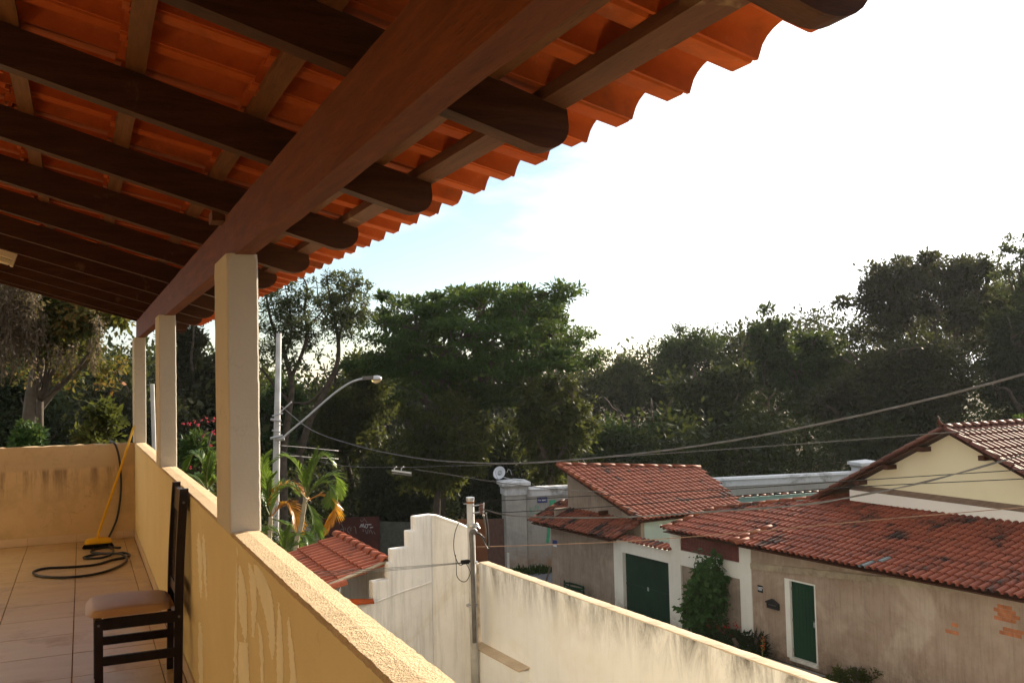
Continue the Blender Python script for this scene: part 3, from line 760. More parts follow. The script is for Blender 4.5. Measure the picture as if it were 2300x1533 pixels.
# ================================================================== GROUND, ROAD
def sstep(a, b, x): t = np.clip((x-a)/(b-a), 0, 1); return t*t*(3-2*t)
def gz(x, y):
    z = -6.12-.022*np.clip(y-20, -15, 40)
    lot = (1-sstep(5.0, 5.5, x))*(1-sstep(17.5, 24, y))*sstep(-60, -50, y)
    z = z*(1-lot)+(-3.25)*lot
    d = np.hypot(x, y)
    hill = sstep(52, 130, d)*sstep(5, 60, x)*2
    return z+hill-.012*sstep(60, 400, d)*np.maximum(0, d-60)*sstep(.3, -.2, x/np.maximum(d, 1))
def ground():
    rs = np.concatenate([np.linspace(0, 60, 61), np.geomspace(62, 1500, 34)]); ts = np.radians(np.arange(0, 360, 3))
    vs = []; fs = []
    for r_ in rs:
        for t in ts:
            x, y = r_*math.sin(t)+2, r_*math.cos(t)+10; vs.append((x, y, float(gz(np.float64(x), np.float64(y)))))
    n = len(ts)
    for i in range(len(rs)-1):
        for k in range(n): fs.append((i*n+k, (i+1)*n+k, (i+1)*n+(k+1) % n, i*n+(k+1) % n)[::-1])
    b = MB(); b.v = vs; b.f = fs; return struct(b.build('ground', MAT['ground'], None, True))
ground()
def strip(name, mat, poly, z, th=.0):
    b = MB(); P = [(p[0], p[1], z(p[0], p[1]) if callable(z) else z) for p in poly]
    n = len(P); b.add(P+[(p[0], p[1], p[2]-.25) for p in P], [tuple(range(n))]+[((i+1) % n, i, i+n, (i+1) % n+n) for i in range(n)])
    return struct(b.build(name, mat))
sl = lambda x, y: -6.12-.022*(min(max(y, 5), 60)-20)
def ribbon(name, mat, left, right, dz):
    b = MB(); n = len(left)
    for (a, c) in zip(left, right): b.v += [(a[0], a[1], sl(*a)+dz), (c[0], c[1], sl(*c)+dz), (a[0], a[1], sl(*a)-.3), (c[0], c[1], sl(*c)-.3)]
    for i in range(n-1):
        q = i*4; b.f += [(q, q+1, q+5, q+4), (q+2, q, q+4, q+6), (q+1, q+3, q+7, q+5)]
    return struct(b.build(name, mat))
ys = [-20, -5, 5, 10, 15, 20, 25, 30, 34]
ribbon('road', MAT['asphalt'], [(7.6, y) for y in ys], [(15.6-.09*(y-20), y) for y in ys], .03)
ribbon('road_branch', MAT['asphalt'], [(-14, 43), (0, 41), (7, 39.4), (12, 38.2), (18, 36.8), (30, 33.6), (48, 29)], [(-14, 34.02), (0, 34.02), (7, 34.02), (14, 34.02), (20, 33.0), (30, 30.5), (48, 26)], .034)
ribbon('far_pavement', MAT['pave'], [(-14, 46.6), (0, 44.6), (7, 43), (12, 41.8), (17.5, 40.4)], [(-14, 45.0), (0, 43.0), (7, 41.4), (12, 40.2), (17.5, 38.9)], .14)
ribbon('house_pavement', MAT['pave'], [(15.7-.09*(y-20), y) for y in [5, 10, 15, 20, 25, 30, 33]], [(17.1-.09*(y-20), y) for y in [5, 10, 15, 20, 25, 30, 33]], .13)

# ================================================================== BOUNDARY WALL OF THE LOT
WA, WB = atz(1076, 1262, -1.09), atz(1833, 1533, -1.09)
dW = unit((WB-WA)*V3(1, 1, 0)); nW = V3(-dW[1], dW[0], 0); nW = nW if nW[0] > 0 else -nW       # nW points to the street
bw = thing('boundary_wall', 'long cream boundary wall with black mouldy stains below its sandy top', 'wall', (WA[0], WA[1], -3.3))
def wall_local(p): return WA*V3(1, 1, 0)+dW*p[0]+nW*p[1]+V3(0, 0, p[2])
LWALL = 17.0
bd, tp = rough_wall(0, .17, 0, LWALL, -6.4, -1.09, .06, .006, 11)     # built along local Y, then mapped
mp = lambda p: wall_local((p[1], p[0], p[2]))
for b_ in (bd, tp): b_.v = [tuple(mp(p)) for p in b_.v]; b_.f = [f[::-1] for f in b_.f]
bd.build('wall_body', MAT['boundary'], bw); tp.build('wall_top', MAT['boundary_top'], bw)
# meter niche with sloping mouldy cap below the service pole
nA = atp(1064, 1448, wall_local((0, -.16, 0)), nW); nB = atp(1166, 1496, wall_local((0, -.16, 0)), nW)
a0 = (nA-WA) @ dW; a1 = (nB-WA) @ dW
MB().box((a0-.05, -.16, -3.6), (a1, .002, min(nA[2], nB[2])-.03), lambda p: wall_local(p)).build('meter_plinth', MAT['boundary'], bw)
cap = MB(); zc = min(nA[2], nB[2])-.03
cap.prism([wall_local((a0-.06, -.175, zc)), wall_local((a1+.01, -.175, zc)), wall_local((a1+.02, .0, zc+.03)), wall_local((a0-.06, .0, zc+.03))], (0, 0, .016))
cap.build('plinth_cap', MAT['boundary_top'], bw)
# ---- stepped wall and its return
K = atd(965, 1155, 14.5); aS = math.radians(9)
dS = V3(math.cos(aS), math.sin(aS), 0); nS = V3(-math.sin(aS), math.cos(aS), 0)     # nS points away from the camera
sw = thing('stepped_wall', 'whitewashed wall with stair-stepped top beside the red tiled annex', 'wall', (K[0], K[1], -3.3))
prof = [(-.97, -1.22), (-.70, -1.22), (-.70, -.985), (-.655, -.985), (-.655, -.785), (-.38, -.785), (-.38, -.545), (-.265, -.545), (-.265, -.335), (.0, -.335)]
prof = [(-.975, -1.218), (-.715, -1.218), (-.715, -.978), (-.652, -.978), (-.652, -.785), (-.38, -.785), (-.38, -.545), (-.262, -.545), (-.262, -.338), (.015, -.330)]
SP = lambda s_, z, o=0: K*V3(1, 1, 0)+dS*s_+nS*o+V3(0, 0, z)
upper = MB().prism([SP(s_, z, -.012) for s_, z in [(-.975, -1.52)]+prof+[(.015, -1.345)]], nS*.152)
def soften(o, wdt=.012, seg=2):
    m = o.modifiers.new('soft', 'BEVEL'); m.width = wdt; m.segments = seg; m.limit_method = 'ANGLE'; return o
soften(upper.build('stepped_top', MAT['stepped'], sw))
soften(MB().prism([SP(s_, z, 0) for s_, z in [(-3.6, -1.63), (-3.6, -3.4), (.015, -3.4), (.015, -1.346), (-.975, -1.521)]], nS*.14).build('wall_base', MAT['stepped'], sw), .006)
MB().tube(spline([SP(-1.95, -1.70, -.014), SP(-1.4, -1.60, -.014), SP(-.975, -1.525, -.014), SP(-.5, -1.43, -.014), SP(-.2, -1.385, -.014), SP(0, -1.35, -.014)], 5), .012, 6).build('mortar_seam', MAT['stepped'], sw)
Kc = K.copy(); Pe = atd(1052, 1185, 14.5)
rv = thing('tall_return_wall', 'tall stained cream wall between the stepped wall and the service pole', 'wall', (Kc[0], Kc[1], -3.3))
dR = unit((WA-Kc)*V3(1, 1, 0)); nR = V3(-dR[1], dR[0], 0); nR = nR if nR[1] > 0 else -nR
Lr = np.linalg.norm((WA-Kc)*V3(1, 1, 0))
RP = lambda s_, z, o=0: Kc*V3(1, 1, 0)+dR*s_+nR*o+V3(0, 0, z)
topz = lambda px, py: atp(px, py, Kc, nR)
tops = [topz(966, 1154), topz(980, 1157), topz(1000, 1164), topz(1030, 1174), topz(1062, 1189)]
poly = [RP(-.06, -3.4, .03)]+[RP((t-Kc) @ dR+(-.06 if k == 0 else 0), t[2]-(.006 if k == 0 else 0), .03 if k == 0 else 0) for k, t in enumerate(tops)]
poly += [RP((tops[-1]-Kc) @ dR, -3.4)]
soften(MB().prism(poly, nR*.15).build('wall_body', MAT['stepped'], rv), .015)
gA = (tops[-1]-Kc) @ dR
MB().prism([RP(gA+.001, -3.4, .04), RP(gA+.001, -1.12, .04), RP(Lr+.03, -1.12, .04), RP(Lr+.03, -3.4, .04)], nR*.11).build('recessed_strip', MAT['recess_shade'], rv)  # shadowed gap beside the pole, its shade painted as a darker strip

# ---- annex roof behind the stepped wall
an = thing('annex', 'small annex with red clay tile roof behind the stepped white wall', 'building', (3.0, 15.2, -3.3))
R1 = atp(872, 1268, SP(0, 0, .14), nS); sA = .257
bA = unit((1, 0, sA)); aA = V3(0, 1, 0); NA = unit(np.cross(bA, aA)); NA = NA if NA[2] > 0 else -NA
Lb = 2.27; O_A = R1-bA*Lb
t_small = tile_mesh('roof_tile', .215, .44, .026, .012, .052, 2, False)
t_small.materials.append(MAT['clay_annex'])
EA = .375; LA = 3.22
cells = []
for i in range(-6, int(LA/.215)):
    for j in range(6):
        P_ = O_A+aA*(i+.5)*.215+bA*(j*EA+.2)
        if ((P_-SP(0, 0, .15)) @ nS) > .02: cells.append((i, j))
place_tiles(an, t_small, None, O_A, aA, bA, NA, cells, .215, EA, .44, 0, 300)
def ridge_caps(parent, A, B, n, rad, mat, lift=.0, squash=.85, name='ridge_tile', taper=.82):
    A = np.array(A); B = np.array(B); d = (B-A)/n; dl = np.linalg.norm(d); du = d/dl
    up_ = V3(0, 0, 1); up_ = unit(up_-du*(up_ @ du)); sd_ = np.cross(du, up_)
    for k in range(n):
        b = MB(); seg = 8
        p0 = A+d*k; vs = []
        for (t, r_) in ((-.04, 1.0), (1.0, taper)):
            for layer in (1.0, .82):
                for m in range(seg+1):
                    a = math.pi*m/seg; vs.append(p0+d*t+sd_*math.cos(a)*rad*r_*layer+up_*(math.sin(a)*rad*r_*squash*layer+lift+(.010 if t < 0 else 0)))
        s1 = seg+1
        fs = [(m, m+1, 2*s1+m+1, 2*s1+m) for m in range(seg)]+[(s1+m+1, s1+m, 3*s1+m, 3*s1+m+1) for m in range(seg)]
        fs += [(m+1, m, s1+m, s1+m+1) for m in range(seg)]+[(2*s1+m, 2*s1+m+1, 3*s1+m+1, 3*s1+m) for m in range(seg)]
        b.add(vs, fs); b.build(name, mat, parent, True)
ridge_caps(an, R1+V3(0, .02, .03), R1+V3(0, LA, .03), 8, .10, MAT['clay_annex'])
MB().prism([R1+V3(.02, LA-.15, -.02), R1+V3(.02, .12, -.02), R1+V3(.02, .12, -2.2), R1+V3(.02, LA-.15, -2.2)], (.12, 0, 0)).build('wall', MAT['stepped'], an)
MB().prism([O_A+V3(.3, LA-.15, .0), R1+V3(.0, LA-.15, -.08), R1+V3(.0, LA-.15, -2.2), O_A+V3(.3, LA-.15, -1.6)], (0, .12, 0)).build('gable_wall', MAT['stepped'], an)
# grey mortar flashing where the roof meets the wall, and the loose cap tile
f0 = R1+V3(-.02, -.06, .05); f1 = R1-bA*.95+V3(0, -.16, .05)
MB().prism([f0, f1, f1+V3(0, .14, -.0), f0+V3(0, .14, 0)], (0, 0, .02)).build('mortar_flashing', MAT['ledge'], an)
q0 = atp(795, 1345, SP(0, 0, -.03), nS); q1 = atp(836, 1345, SP(0, 0, -.03), nS)
ridge_caps(an, q0-dS*.12+V3(0, 0, -.06), q1+V3(0, 0, -.05), 1, .085, MAT['clay'], name='cap_tile')

# ================================================================== HOUSES ACROSS THE STREET
ang = math.radians(5.2)
U = V3(-math.sin(ang), math.cos(ang), 0); NF = V3(math.cos(ang), math.sin(ang), 0)   # U along the facade (away), NF into the houses
D0 = V3(17.47, 20.56, -5.95)
def FP(u_, z, o=0): return V3(D0[0], D0[1], 0)+U*u_+NF*o+V3(0, 0, z)
def fuv(px, py, o=0):
    P = atp(px, py, D0+NF*o, NF); return float((P-D0) @ U), float(P[2])
def fbox(name, mat, u0, u1, z0, z1, o0, o1, parent, bev=0):
    b = MB(); M = lambda p: FP(p[0], p[2], p[1])
    lo, hi = (min(u0, u1), o0, z0), (max(u0, u1), o1, z1)
    (b.bevbox(lo, hi, bev, M) if bev else b.box(lo, hi, M)); b.f = [f[::-1] for f in b.f]
    return b.build(name, mat, parent)
def roof_plane(Oe, a, b):
    N = unit(np.cross(a, b)); N = N if N[2] > 0 else -N; return N
def inpoly(p, poly):
    c = False; n = len(poly)
    for i in range(n):
        x0, y0 = poly[i]; x1, y1 = poly[(i+1) % n]
        if (y0 > p[1]) != (y1 > p[1]) and p[0] < (x1-x0)*(p[1]-y0)/(y1-y0)+x0: c = not c
    return c
def roof_field(parent, O, a, b, poly, w_, E, me, mats, limit, off=0.0):
    N = roof_plane(O, a, b); us = [p[0] for p in poly]; vs = [p[1] for p in poly]
    cells = [(i, j) for i in range(int(min(us)/w_)-1, int(max(us)/w_)+1) for j in range(0, int(max(vs)/E)+1) if inpoly(((i+.5)*w_, (j+.45)*E), poly)]
    place_tiles(parent, me, mats, O, a, b, N, cells, w_, E, me['L'], off, limit, .006, yaw=.02)
    return N
def new_tile(mat, w_=.235, L=.43): 
    me = tile_mesh('roof_tile', w_, L, .030, .014, .060, 2, False); me.materials.append(mat); me['L'] = L; return me
UR = lambda s: unit(NF+V3(0, 0, s))

# ---- house 3: long low house with the green door
h3 = thing('low_house', 'long low brown house with a green door and red clay roof', 'house', FP(-1, -6.1, 1))
EZ = -3.12; s3 = .25
fbox('facade_wall', MAT['house_brown'], 1.40, .06, -6.5, -3.16, 0, .18, h3)
fbox('facade_wall', MAT['house_brown'], -.95, -9.5, -6.5, -3.16, 0, .18, h3)
fbox('facade_wall', MAT['house_brown'], .06, -.95, -3.84, -3.16, 0, .18, h3)
fbox('facade_wall', MAT['house_brown'], .06, -.95, -6.5, -6.0, 0, .18, h3)
# weathered ledge that climbs slightly to the right
lb = MB(); (ua, za), (ub, zb_) = fuv(1689, 1266), fuv(2034, 1303)
nl = 40; r = np.random.RandomState(8)
for i in range(nl+1):
    t = i/nl; u_ = 1.40+(-7.0-1.40)*t; z = za+(zb_-za)*((u_-ua)/(ub-ua)); j = r.randn(4)*.008
    lb.v += [tuple(FP(u_, z-.13+j[0], -.001)), tuple(FP(u_, z-.125+j[0], -.05+j[1])), tuple(FP(u_, z+.03+j[2], -.045+j[3])), tuple(FP(u_, z+.055+j[2], -.001))]
for i in range(nl):
    for k in range(3): lb.f.append((i*4+k, i*4+k+1, (i+1)*4+k+1, (i+1)*4+k))
lb.build('ledge', MAT['ledge'], h3)
# door of upright sheet-metal strips in a white surround
dr = fbox('door', MAT['green_door'], -.04, -.90, -5.93, -3.885, .075, .10, h3)
for k in range(7):
    u1 = -.045-k*.1215; fbox('door_strip', MAT['green_door'], u1-.004, u1-.1175, -5.925, -3.89, .060, .0745, dr, .005)
fbox('door_handle', MAT['steel'], -.80, -.84, -4.98, -4.86, .030, .058, dr)
fbox('lock_plate', MAT['bolt'], -.79, -.85, -5.02, -4.82, .0545, .0595, dr)
for zz_ in (-4.1, -4.95, -5.75): fbox('hinge', MAT['bolt'], -.042, -.075, zz_-.05, zz_+.05, .050, .0595, dr)
fbox('door_surround', MAT['white_paint'], .14, -.0385, -5.96, -3.845, -.012, .11, h3)
fbox('door_surround', MAT['white_paint'], -.9015, -.935, -5.96, -3.845, -.010, .11, h3)
fbox('door_surround', MAT['white_paint'], -.0386, -.9014, -3.884, -3.845, -.011, .11, h3)
fbox('threshold', MAT['white_paint'], .0, -.95, -6.02, -5.935, -.06, .10, h3)
# number plate and letterbox
np_ = thing('number_plate', 'small black house number plate with white digits left of the letterbox', 'number plate', FP(1.08, -4.3, -.02))
fbox('plate', MAT['black_box'], 1.17, .98, -4.40, -4.205, -.016, -.001, np_, .004)
def text(name, body, size, mat, parent, P, xdir, zdir=V3(0, 0, 1), depth=.003):
    cu = bpy.data.curves.new(name, 'FONT'); cu.body = body; cu.size = size; cu.align_x = 'CENTER'; cu.align_y = 'CENTER'; cu.extrude = depth/2; cu.offset = size*.012
    tmp = bpy.data.objects.new('tmp', cu); COL.objects.link(tmp)
    me = bpy.data.meshes.new_from_object(tmp.evaluated_get(bpy.context.evaluated_depsgraph_get())); bpy.data.objects.remove(tmp)
    yv_ = np.cross(xdir, zdir); M = np.eye(4); M[:3, 0] = xdir; M[:3, 1] = zdir; M[:3, 2] = np.cross(xdir, zdir); M[:3, 3] = P
    me.transform(Matrix(M.tolist())); return obj(name, me, mat, parent)
text('digits', '107', .135, MAT['white_num'], np_, FP(1.075, -4.30, -.019), -U)
lbx = thing('letterbox', 'black gabled letterbox on the brown wall beside the green door', 'letterbox', FP(.58, -4.65, -.05))
MB().prism([FP(.80, -4.76, -.06), FP(.36, -4.76, -.06), FP(.36, -4.60, -.06), FP(.58, -4.50, -.06), FP(.80, -4.60, -.06)], NF*.058).build('box_body', MAT['black_box'], lbx)
MB().prism([FP(.83, -4.615, -.085), FP(.33, -4.615, -.085), FP(.33, -4.585, -.085), FP(.58, -4.475, -.085), FP(.83, -4.585, -.085)], NF*.024).build('box_lid', MAT['black_box'], lbx)
fbox('letter_slot', MAT['bolt'], .72, .44, -4.665, -4.645, -.064, -.0602, lbx)
# bare bricks where the render has fallen
r = np.random.RandomState(9)
for (px, py, nc, nr) in ((2138, 1397, 2, 3), (2265, 1360, 3, 4), (2278, 1412, 3, 2)):
    u0, z0 = fuv(px, py)
    for rr_ in range(nr):
        for cc in range(nc):
            if r.rand() < .2: continue
            uu = u0-(cc-nc/2)*.17+(.085 if rr_ % 2 else 0); zz = z0-rr_*.088
            fbox('brick', MAT['brick'], uu, uu-.160, zz, zz-.078, -.005-r.rand()*.004, .02, h3, .002)
t3 = new_tile(MAT['clay_red'], .205)
Oe3 = FP(0, EZ+.02, -.36); b3 = UR(s3); a3 = U*1.0
def rp(px, py, O, a, b):
    N = roof_plane(O, a, b); P = atp(px, py, O, N); return (float((P-O) @ a), float((P-O) @ b))
poly3 = [(4.95, -.01), (4.62, 2.02), (1.15, 4.35), (-9.3, 4.35), (-9.3, -.01)]
roof_field(h3, Oe3, a3, b3, poly3, .205, .375, t3, (MAT['clay_grey'], .012), 300)
MB().prism([Oe3+a3*4.9-V3(0, 0, .03), Oe3+a3*4.55+b3*2.0-V3(0, 0, .03), Oe3+a3*1.1+b3*4.4-V3(0, 0, .03), Oe3-a3*9.3+b3*4.4-V3(0, 0, .03), Oe3-a3*9.3-V3(0, 0, .03)], (0, 0, -.03)).build('roof_deck', MAT['rafter'], h3)
ridge_caps(h3, Oe3+a3*4.93+V3(0, 0, .05), Oe3+a3*4.62+b3*2.0+V3(0, 0, .06), 5, .115, MAT['clay_cap'], name='verge_tile')
ridge_caps(h3, Oe3+a3*4.62+b3*2.0+V3(0, 0, .06), Oe3+a3*1.15+b3*4.35+V3(0, 0, .06), 10, .115, MAT['clay_cap'], name='hip_tile')
ridge_caps(h3, Oe3+a3*1.78-b3*.06+V3(0, 0, .06), Oe3+a3*1.52+b3*1.35+V3(0, 0, .06), 4, .11, MAT['clay_cap'], name='joint_tile')
ridge_caps(h3, Oe3+a3*1.55-b3*.10+V3(0, 0, .04), Oe3+a3*1.45+b3*.35+V3(0, 0, .05), 1, .11, MAT['clay_cap'], name='joint_tile')
# veranda front: white posts and beam, pierced red screen
fbox('white_post', MAT['white_paint'], 1.86, 1.405, -6.5, -3.17, -.03, .20, h3)
fbox('white_post', MAT['white_paint'], 5.0, 4.50, -6.5, -3.17, -.03, .20, h3)
fbox('screen_beam', MAT['white_paint'], 4.497, 1.863, -4.16, -3.70, -.025, .18, h3)
fbox('infill_wall', MAT['house_brown2'], 4.497, 1.863, -6.5, -4.163, .03, .17, h3)
sc_ = fbox('screen_back', MAT['lattice'], 4.497, 1.863, -3.23, -3.18, .0, .12, h3)
bsz = .13
for i in range(20):
    for j in range(4):
        u0 = 4.49-i*bsz; z0 = -3.695+j*.118
        if u0-bsz < 1.86: continue
        b = MB()
        M = lambda p: FP(u0-p[0], z0+p[2], p[1])
        t_ = .026
        for lo, hi in (((0,.01,0),(bsz-.002,.10,t_)), ((0,.01,.116-t_),(bsz-.002,.10,.116)), ((0,.01,t_+.0005),(t_,.10,.116-t_-.0005)), ((bsz-.002-t_,.01,t_+.0005),(bsz-.002,.10,.116-t_-.0005)), ((t_+.0005,.02,.048),(bsz-.0025-t_,.09,.068))):
            b.box(lo, hi, M)
        b.build('screen_block', MAT['lattice'], h3)

# ---- yellow gabled house behind
h4 = thing('yellow_house', 'pale yellow gabled house with brown tile roof behind the low house', 'house', FP(-3, -6, 6))
G = 3.62
def GP(u_, z, o=0): return FP(u_, z, G+o)
gu = lambda px, py, o=0: fuv(px, py, G+o)
apx = gu(2140, 972); le = gu(1930, 1082); 
band0 = gu(1908, 1117); 
slopeL = (apx[1]-le[1])/(le[0]-apx[0])
wallpoly = [(le[0], -2.6), (le[0], le[1]), apx, (apx[0]-4.6, apx[1]-4.6*slopeL), (apx[0]-4.6, -2.6)]
MB().prism([GP(u_, z) for u_, z in wallpoly][::-1], NF*.15).build('gable_wall', MAT['yellow_wall'], h4)
MB().prism([GP(le[0], -6.3, .02), GP(le[0], le[1]-.05, .02), GP(le[0], le[1]-.05, 8), GP(le[0], -6.3, 8)], -U*.14).build('side_wall', MAT['yellow_wall'], h4)
# white slab with brown top that runs across the gable foot
SO = -.30
u0, zl = fuv(1908, 1099, G+SO); _, zlb = fuv(1908, 1119, G+SO); ur, zr = fuv(2298, 1150, G+SO); _, zrb_ = fuv(2298, 1171, G+SO)
u1 = -8.6; ext = lambda za_, zb2: za_+(zb2-za_)*(u1-u0)/(ur-u0)
zR, zRb = ext(zl, zr), ext(zlb, zrb_)
slab = MB()
slab.prism([GP(u0, zlb-.05, SO), GP(u1, zRb-.05, SO), GP(u1, zR, SO), GP(u0, zl, SO)][::-1], NF*.298)
slab.build('slab_edge', MAT['slab_white'], h4)
MB().prism([GP(u0, zl+.003, -.29), GP(u1, zR+.003, -.29), GP(u1, zR+.12, -.002), GP(u0, zl+.12, -.002)], (0, 0, .004)).build('slab_top', MAT['slab_brown'], h4)
# roof: two slopes, ridge running back from the street
bR = unit(U+V3(0, 0, slopeL)); bL = unit(-U+V3(0, 0, slopeL))      # up-slope directions of the near and the far slope
ridge0 = GP(apx[0], apx[1]+.12, -.42)
tb = new_tile(MAT['clay_brown'])
LR = 5.0; Oe4 = ridge0-bR*LR-V3(0, 0, .0)
roof_field(h4, Oe4, NF, bR, [(0, 0), (6.6, 0), (6.6, LR), (0, LR)], .235, .375, tb, None, 300)
LL = 5.2; OeL = ridge0-bL*LL
roof_field(h4, OeL, NF, bL, [(0, 0), (6.6, 0), (6.6, LL), (0, LL)], .235, .375, tb, None, 0)
for bb, LN in ((bR, LR), (bL, LL)):
    Np = roof_plane(ridge0, NF, bb)
    MB().prism([ridge0+NF*.06-Np*.045, ridge0+NF*6.5-Np*.045, ridge0+NF*6.5-bb*(LN-.05)-Np*.045, ridge0+NF*.06-bb*(LN-.05)-Np*.045], -Np*.03).build('roof_boarding', MAT['rafter'], h4)
    ridge_caps(h4, ridge0-bb*LN+NF*.05+V3(0, 0, .03), ridge0+NF*.05+V3(0, 0, .03), 12, .10, MAT['clay_brown'], name='verge_tile')
ridge_caps(h4, ridge0+V3(0, 0, .05), ridge0+NF*6.6+V3(0, 0, .05), 17, .115, MAT['clay_brown'], name='ridge_tile')
hn = MB(); hp = ridge0+V3(0, 0, .10)-NF*.02
hn.tube([hp, hp-NF*.10+V3(0, 0, .10), hp-NF*.15+V3(0, 0, .26)], [.055, .045, .012], 8); hn.build('ridge_finial', MAT['clay_cap'], h4, True)
for k, px in enumerate([(2075, 1018), (1998, 1053), (1932, 1078)]):
    u_, z = gu(*px, -.2); zz = ridge0[2]-(abs(u_-apx[0]))*slopeL-.13
    MB().prism([GP(u_+.09, zz-.13, -.38), GP(u_-.09, zz-.13, -.38), GP(u_-.09, zz+.0, -.38), GP(u_+.09, zz+.0, -.38)][::-1], NF*.378).build('purlin_end', MAT['rafter'], h4)
for du in (-1.05, -2.3):
    u_ = apx[0]+du; zz = ridge0[2]-abs(du)*slopeL-.13
    MB().prism([GP(u_+.09, zz-.13, -.38), GP(u_-.09, zz-.13, -.38), GP(u_-.09, zz, -.38), GP(u_+.09, zz, -.38)][::-1], NF*.378).build('purlin_end', MAT['rafter'], h4)
# round water tank peeping over the roof
wt = atd(2062, 1003, 33.0)
tk = thing('water_tank', 'grey round water tank peeping over the yellow house roof', 'water tank', (wt[0], wt[1], wt[2]-1.2))
b = MB(); pr = [(.55, -1.2), (.62, -.1), (.66, -.08), (.66, 0), (.5, .16), (.25, .24), (.06, .26)]
for (r_, z) in pr: b.v += [(wt[0]+r_*.6*math.cos(2*math.pi*k/20), wt[1]+r_*.6*math.sin(2*math.pi*k/20), wt[2]+z*.7) for k in range(20)]
for i in range(len(pr)-1):
    for k in range(20): b.f.append((i*20+k, i*20+(k+1) % 20, (i+1)*20+(k+1) % 20, (i+1)*20+k))
b.f.append(tuple(range((len(pr)-1)*20, len(pr)*20))); b.build('tank_body', MAT['far_wall'], tk, True)
MB().tube([(wt[0], wt[1], -6), (wt[0], wt[1], wt[2]-.85)], .3, 10).build('tank_stand', MAT['far_wall'], tk)

# ---- corner house with the green gate
h1 = thing('corner_house', 'corner house with green gate and two mossy clay roofs', 'house', FP(9, -6.3, 1))
fbox('street_wall', MAT['house_brown2'], 12.18, 8.07, -6.9, -3.80, 0, .16, h1)
fbox('corner_wall', MAT['house_brown2'], 12.18, 12.03, -6.9, -3.2, .162, 7.0, h1)
fbox('gate_post', MAT['white_paint'], 8.07, 7.56, -6.9, -4.195, -.03, .18, h1)
fbox('gate_post', MAT['white_paint'], 5.10, 5.003, -6.9, -4.195, -.028, .18, h1)
fbox('gate_lintel', MAT['white_paint'], 8.07, 5.003, -4.192, -3.80, -.03, .18, h1)
gt = fbox('gate', MAT['green_gate'], 7.555, 5.105, -6.35, -4.21, .11, .13, h1)
for k in range(17):
    u1 = 7.55-k*.1437; fbox('gate_strip', MAT['green_gate'], u1-.006, u1-.138, -6.34, -4.215, .094, .1095, gt, .005)
fbox('gate_rail', MAT['green_gate'], 7.54, 5.12, -5.28, -5.22, .078, .0935, gt)
fbox('gate_lock', MAT['steel'], 6.36, 6.28, -5.30, -5.18, .066, .0775, gt)
t1 = new_tile(MAT['clay_old'])
# low lean-to roof over the street wall
Oe1 = FP(0, -3.78, -.36); b1 = UR(.42)
roof_field(h1, Oe1, U, b1, [(7.70, 0), (13.15, 0), (13.15, 1.75), (7.55, 1.45)], .235, .36, t1, None, 300)
MB().prism([Oe1+U*7.75-V3(0, 0, .03), Oe1+U*13.05-V3(0, 0, .03), Oe1+U*13.05+b1*1.75-V3(0, 0, .03), Oe1+U*7.75+b1*1.6-V3(0, 0, .03)], (0, 0, -.03)).build('roof_deck', MAT['rafter'], h1)
ridge_caps(h1, Oe1+U*7.70-b1*.05+V3(0, 0, .06), Oe1+U*7.56+b1*1.42+V3(0, 0, .07), 3, .12, MAT['clay_old'], name='verge_tile')
ridge_caps(h1, Oe1+U*13.15-b1*.05+V3(0, 0, .05), Oe1+U*13.15+b1*1.75+V3(0, 0, .05), 4, .10, MAT['clay_old'], name='verge_tile')
for k in range(9): 
    u_ = 12.9-k*.62; MB().prism([FP(u_, -3.86, -.33), FP(u_-.06, -3.86, -.33), FP(u_-.06, -3.80, -.33), FP(u_, -3.80, -.33)][::-1], NF*.32).build('rafter_end', MAT['rafter'], h1)
# tile coping over the gate
Oe1c = FP(0, -3.80, -.16); b1c = UR(.30)
roof_field(h1, Oe1c, U, b1c, [(5.02, 0), (7.75, 0), (7.75, .40), (5.02, .40)], .235, .375, t1, None, 60)
# main roof: eave runs back from the street, slope faces the camera
o2 = .70
E2 = FP(7.41, -3.20, o2); s2 = .302; b2v = unit(U+V3(0, 0, s2)); N2 = roof_plane(E2, NF, b2v)
r2 = lambda px, py: rp(px, py, E2, NF, b2v)
c_tl, c_tr, c_r = r2(1252, 1046), r2(1572, 1052), r2(1672, 1138)
poly2 = [(-.05, 0), c_tl, c_tr, c_r, (c_r[0]+.2, 0)]
t2 = new_tile(MAT['clay_old'].copy()); 
t2.materials.clear(); t2.materials.append(clay('corner_house_terracotta', (.31, .105, .062), (.23, .073, .047), (.035, .027, .024), .55, .70, .5, 1.1))
roof_field(h1, E2, NF, b2v, poly2, .235, .375, t2, None, 300)
pt2 = lambda q, h=0: E2+NF*q[0]+b2v*q[1]+N2*h
ridge_caps(h1, pt2((0, 0), .05), pt2(c_tl, .05), 14, .12, MAT['clay_cap'], name='verge_tile')
ridge_caps(h1, pt2(c_tl, .06), pt2(c_tr, .06), 10, .12, MAT['clay_cap'], name='ridge_tile')
MB().prism([pt2(q, -.04) for q in poly2], -N2*.03).build('roof_deck', MAT['rafter'], h1)
MB().prism([pt2((-.04, -.03), -.06), pt2((-.04, c_tl[1]), -.06), pt2((-.04, c_tl[1]), .02), pt2((-.04, -.03), .02)], NF*.05).build('barge_board', MAT['rafter'], h1)
zz = lambda u_: -3.20+(u_-7.41)*s2-.10
MB().prism([FP(12.20, -6.8, o2+.12), FP(7.6, -6.8, o2+.12), FP(7.6, zz(7.6), o2+.12), FP(12.20, zz(12.20), o2+.12)][::-1], NF*.15).build('gable_wall', MAT['house_brown2'], h1)
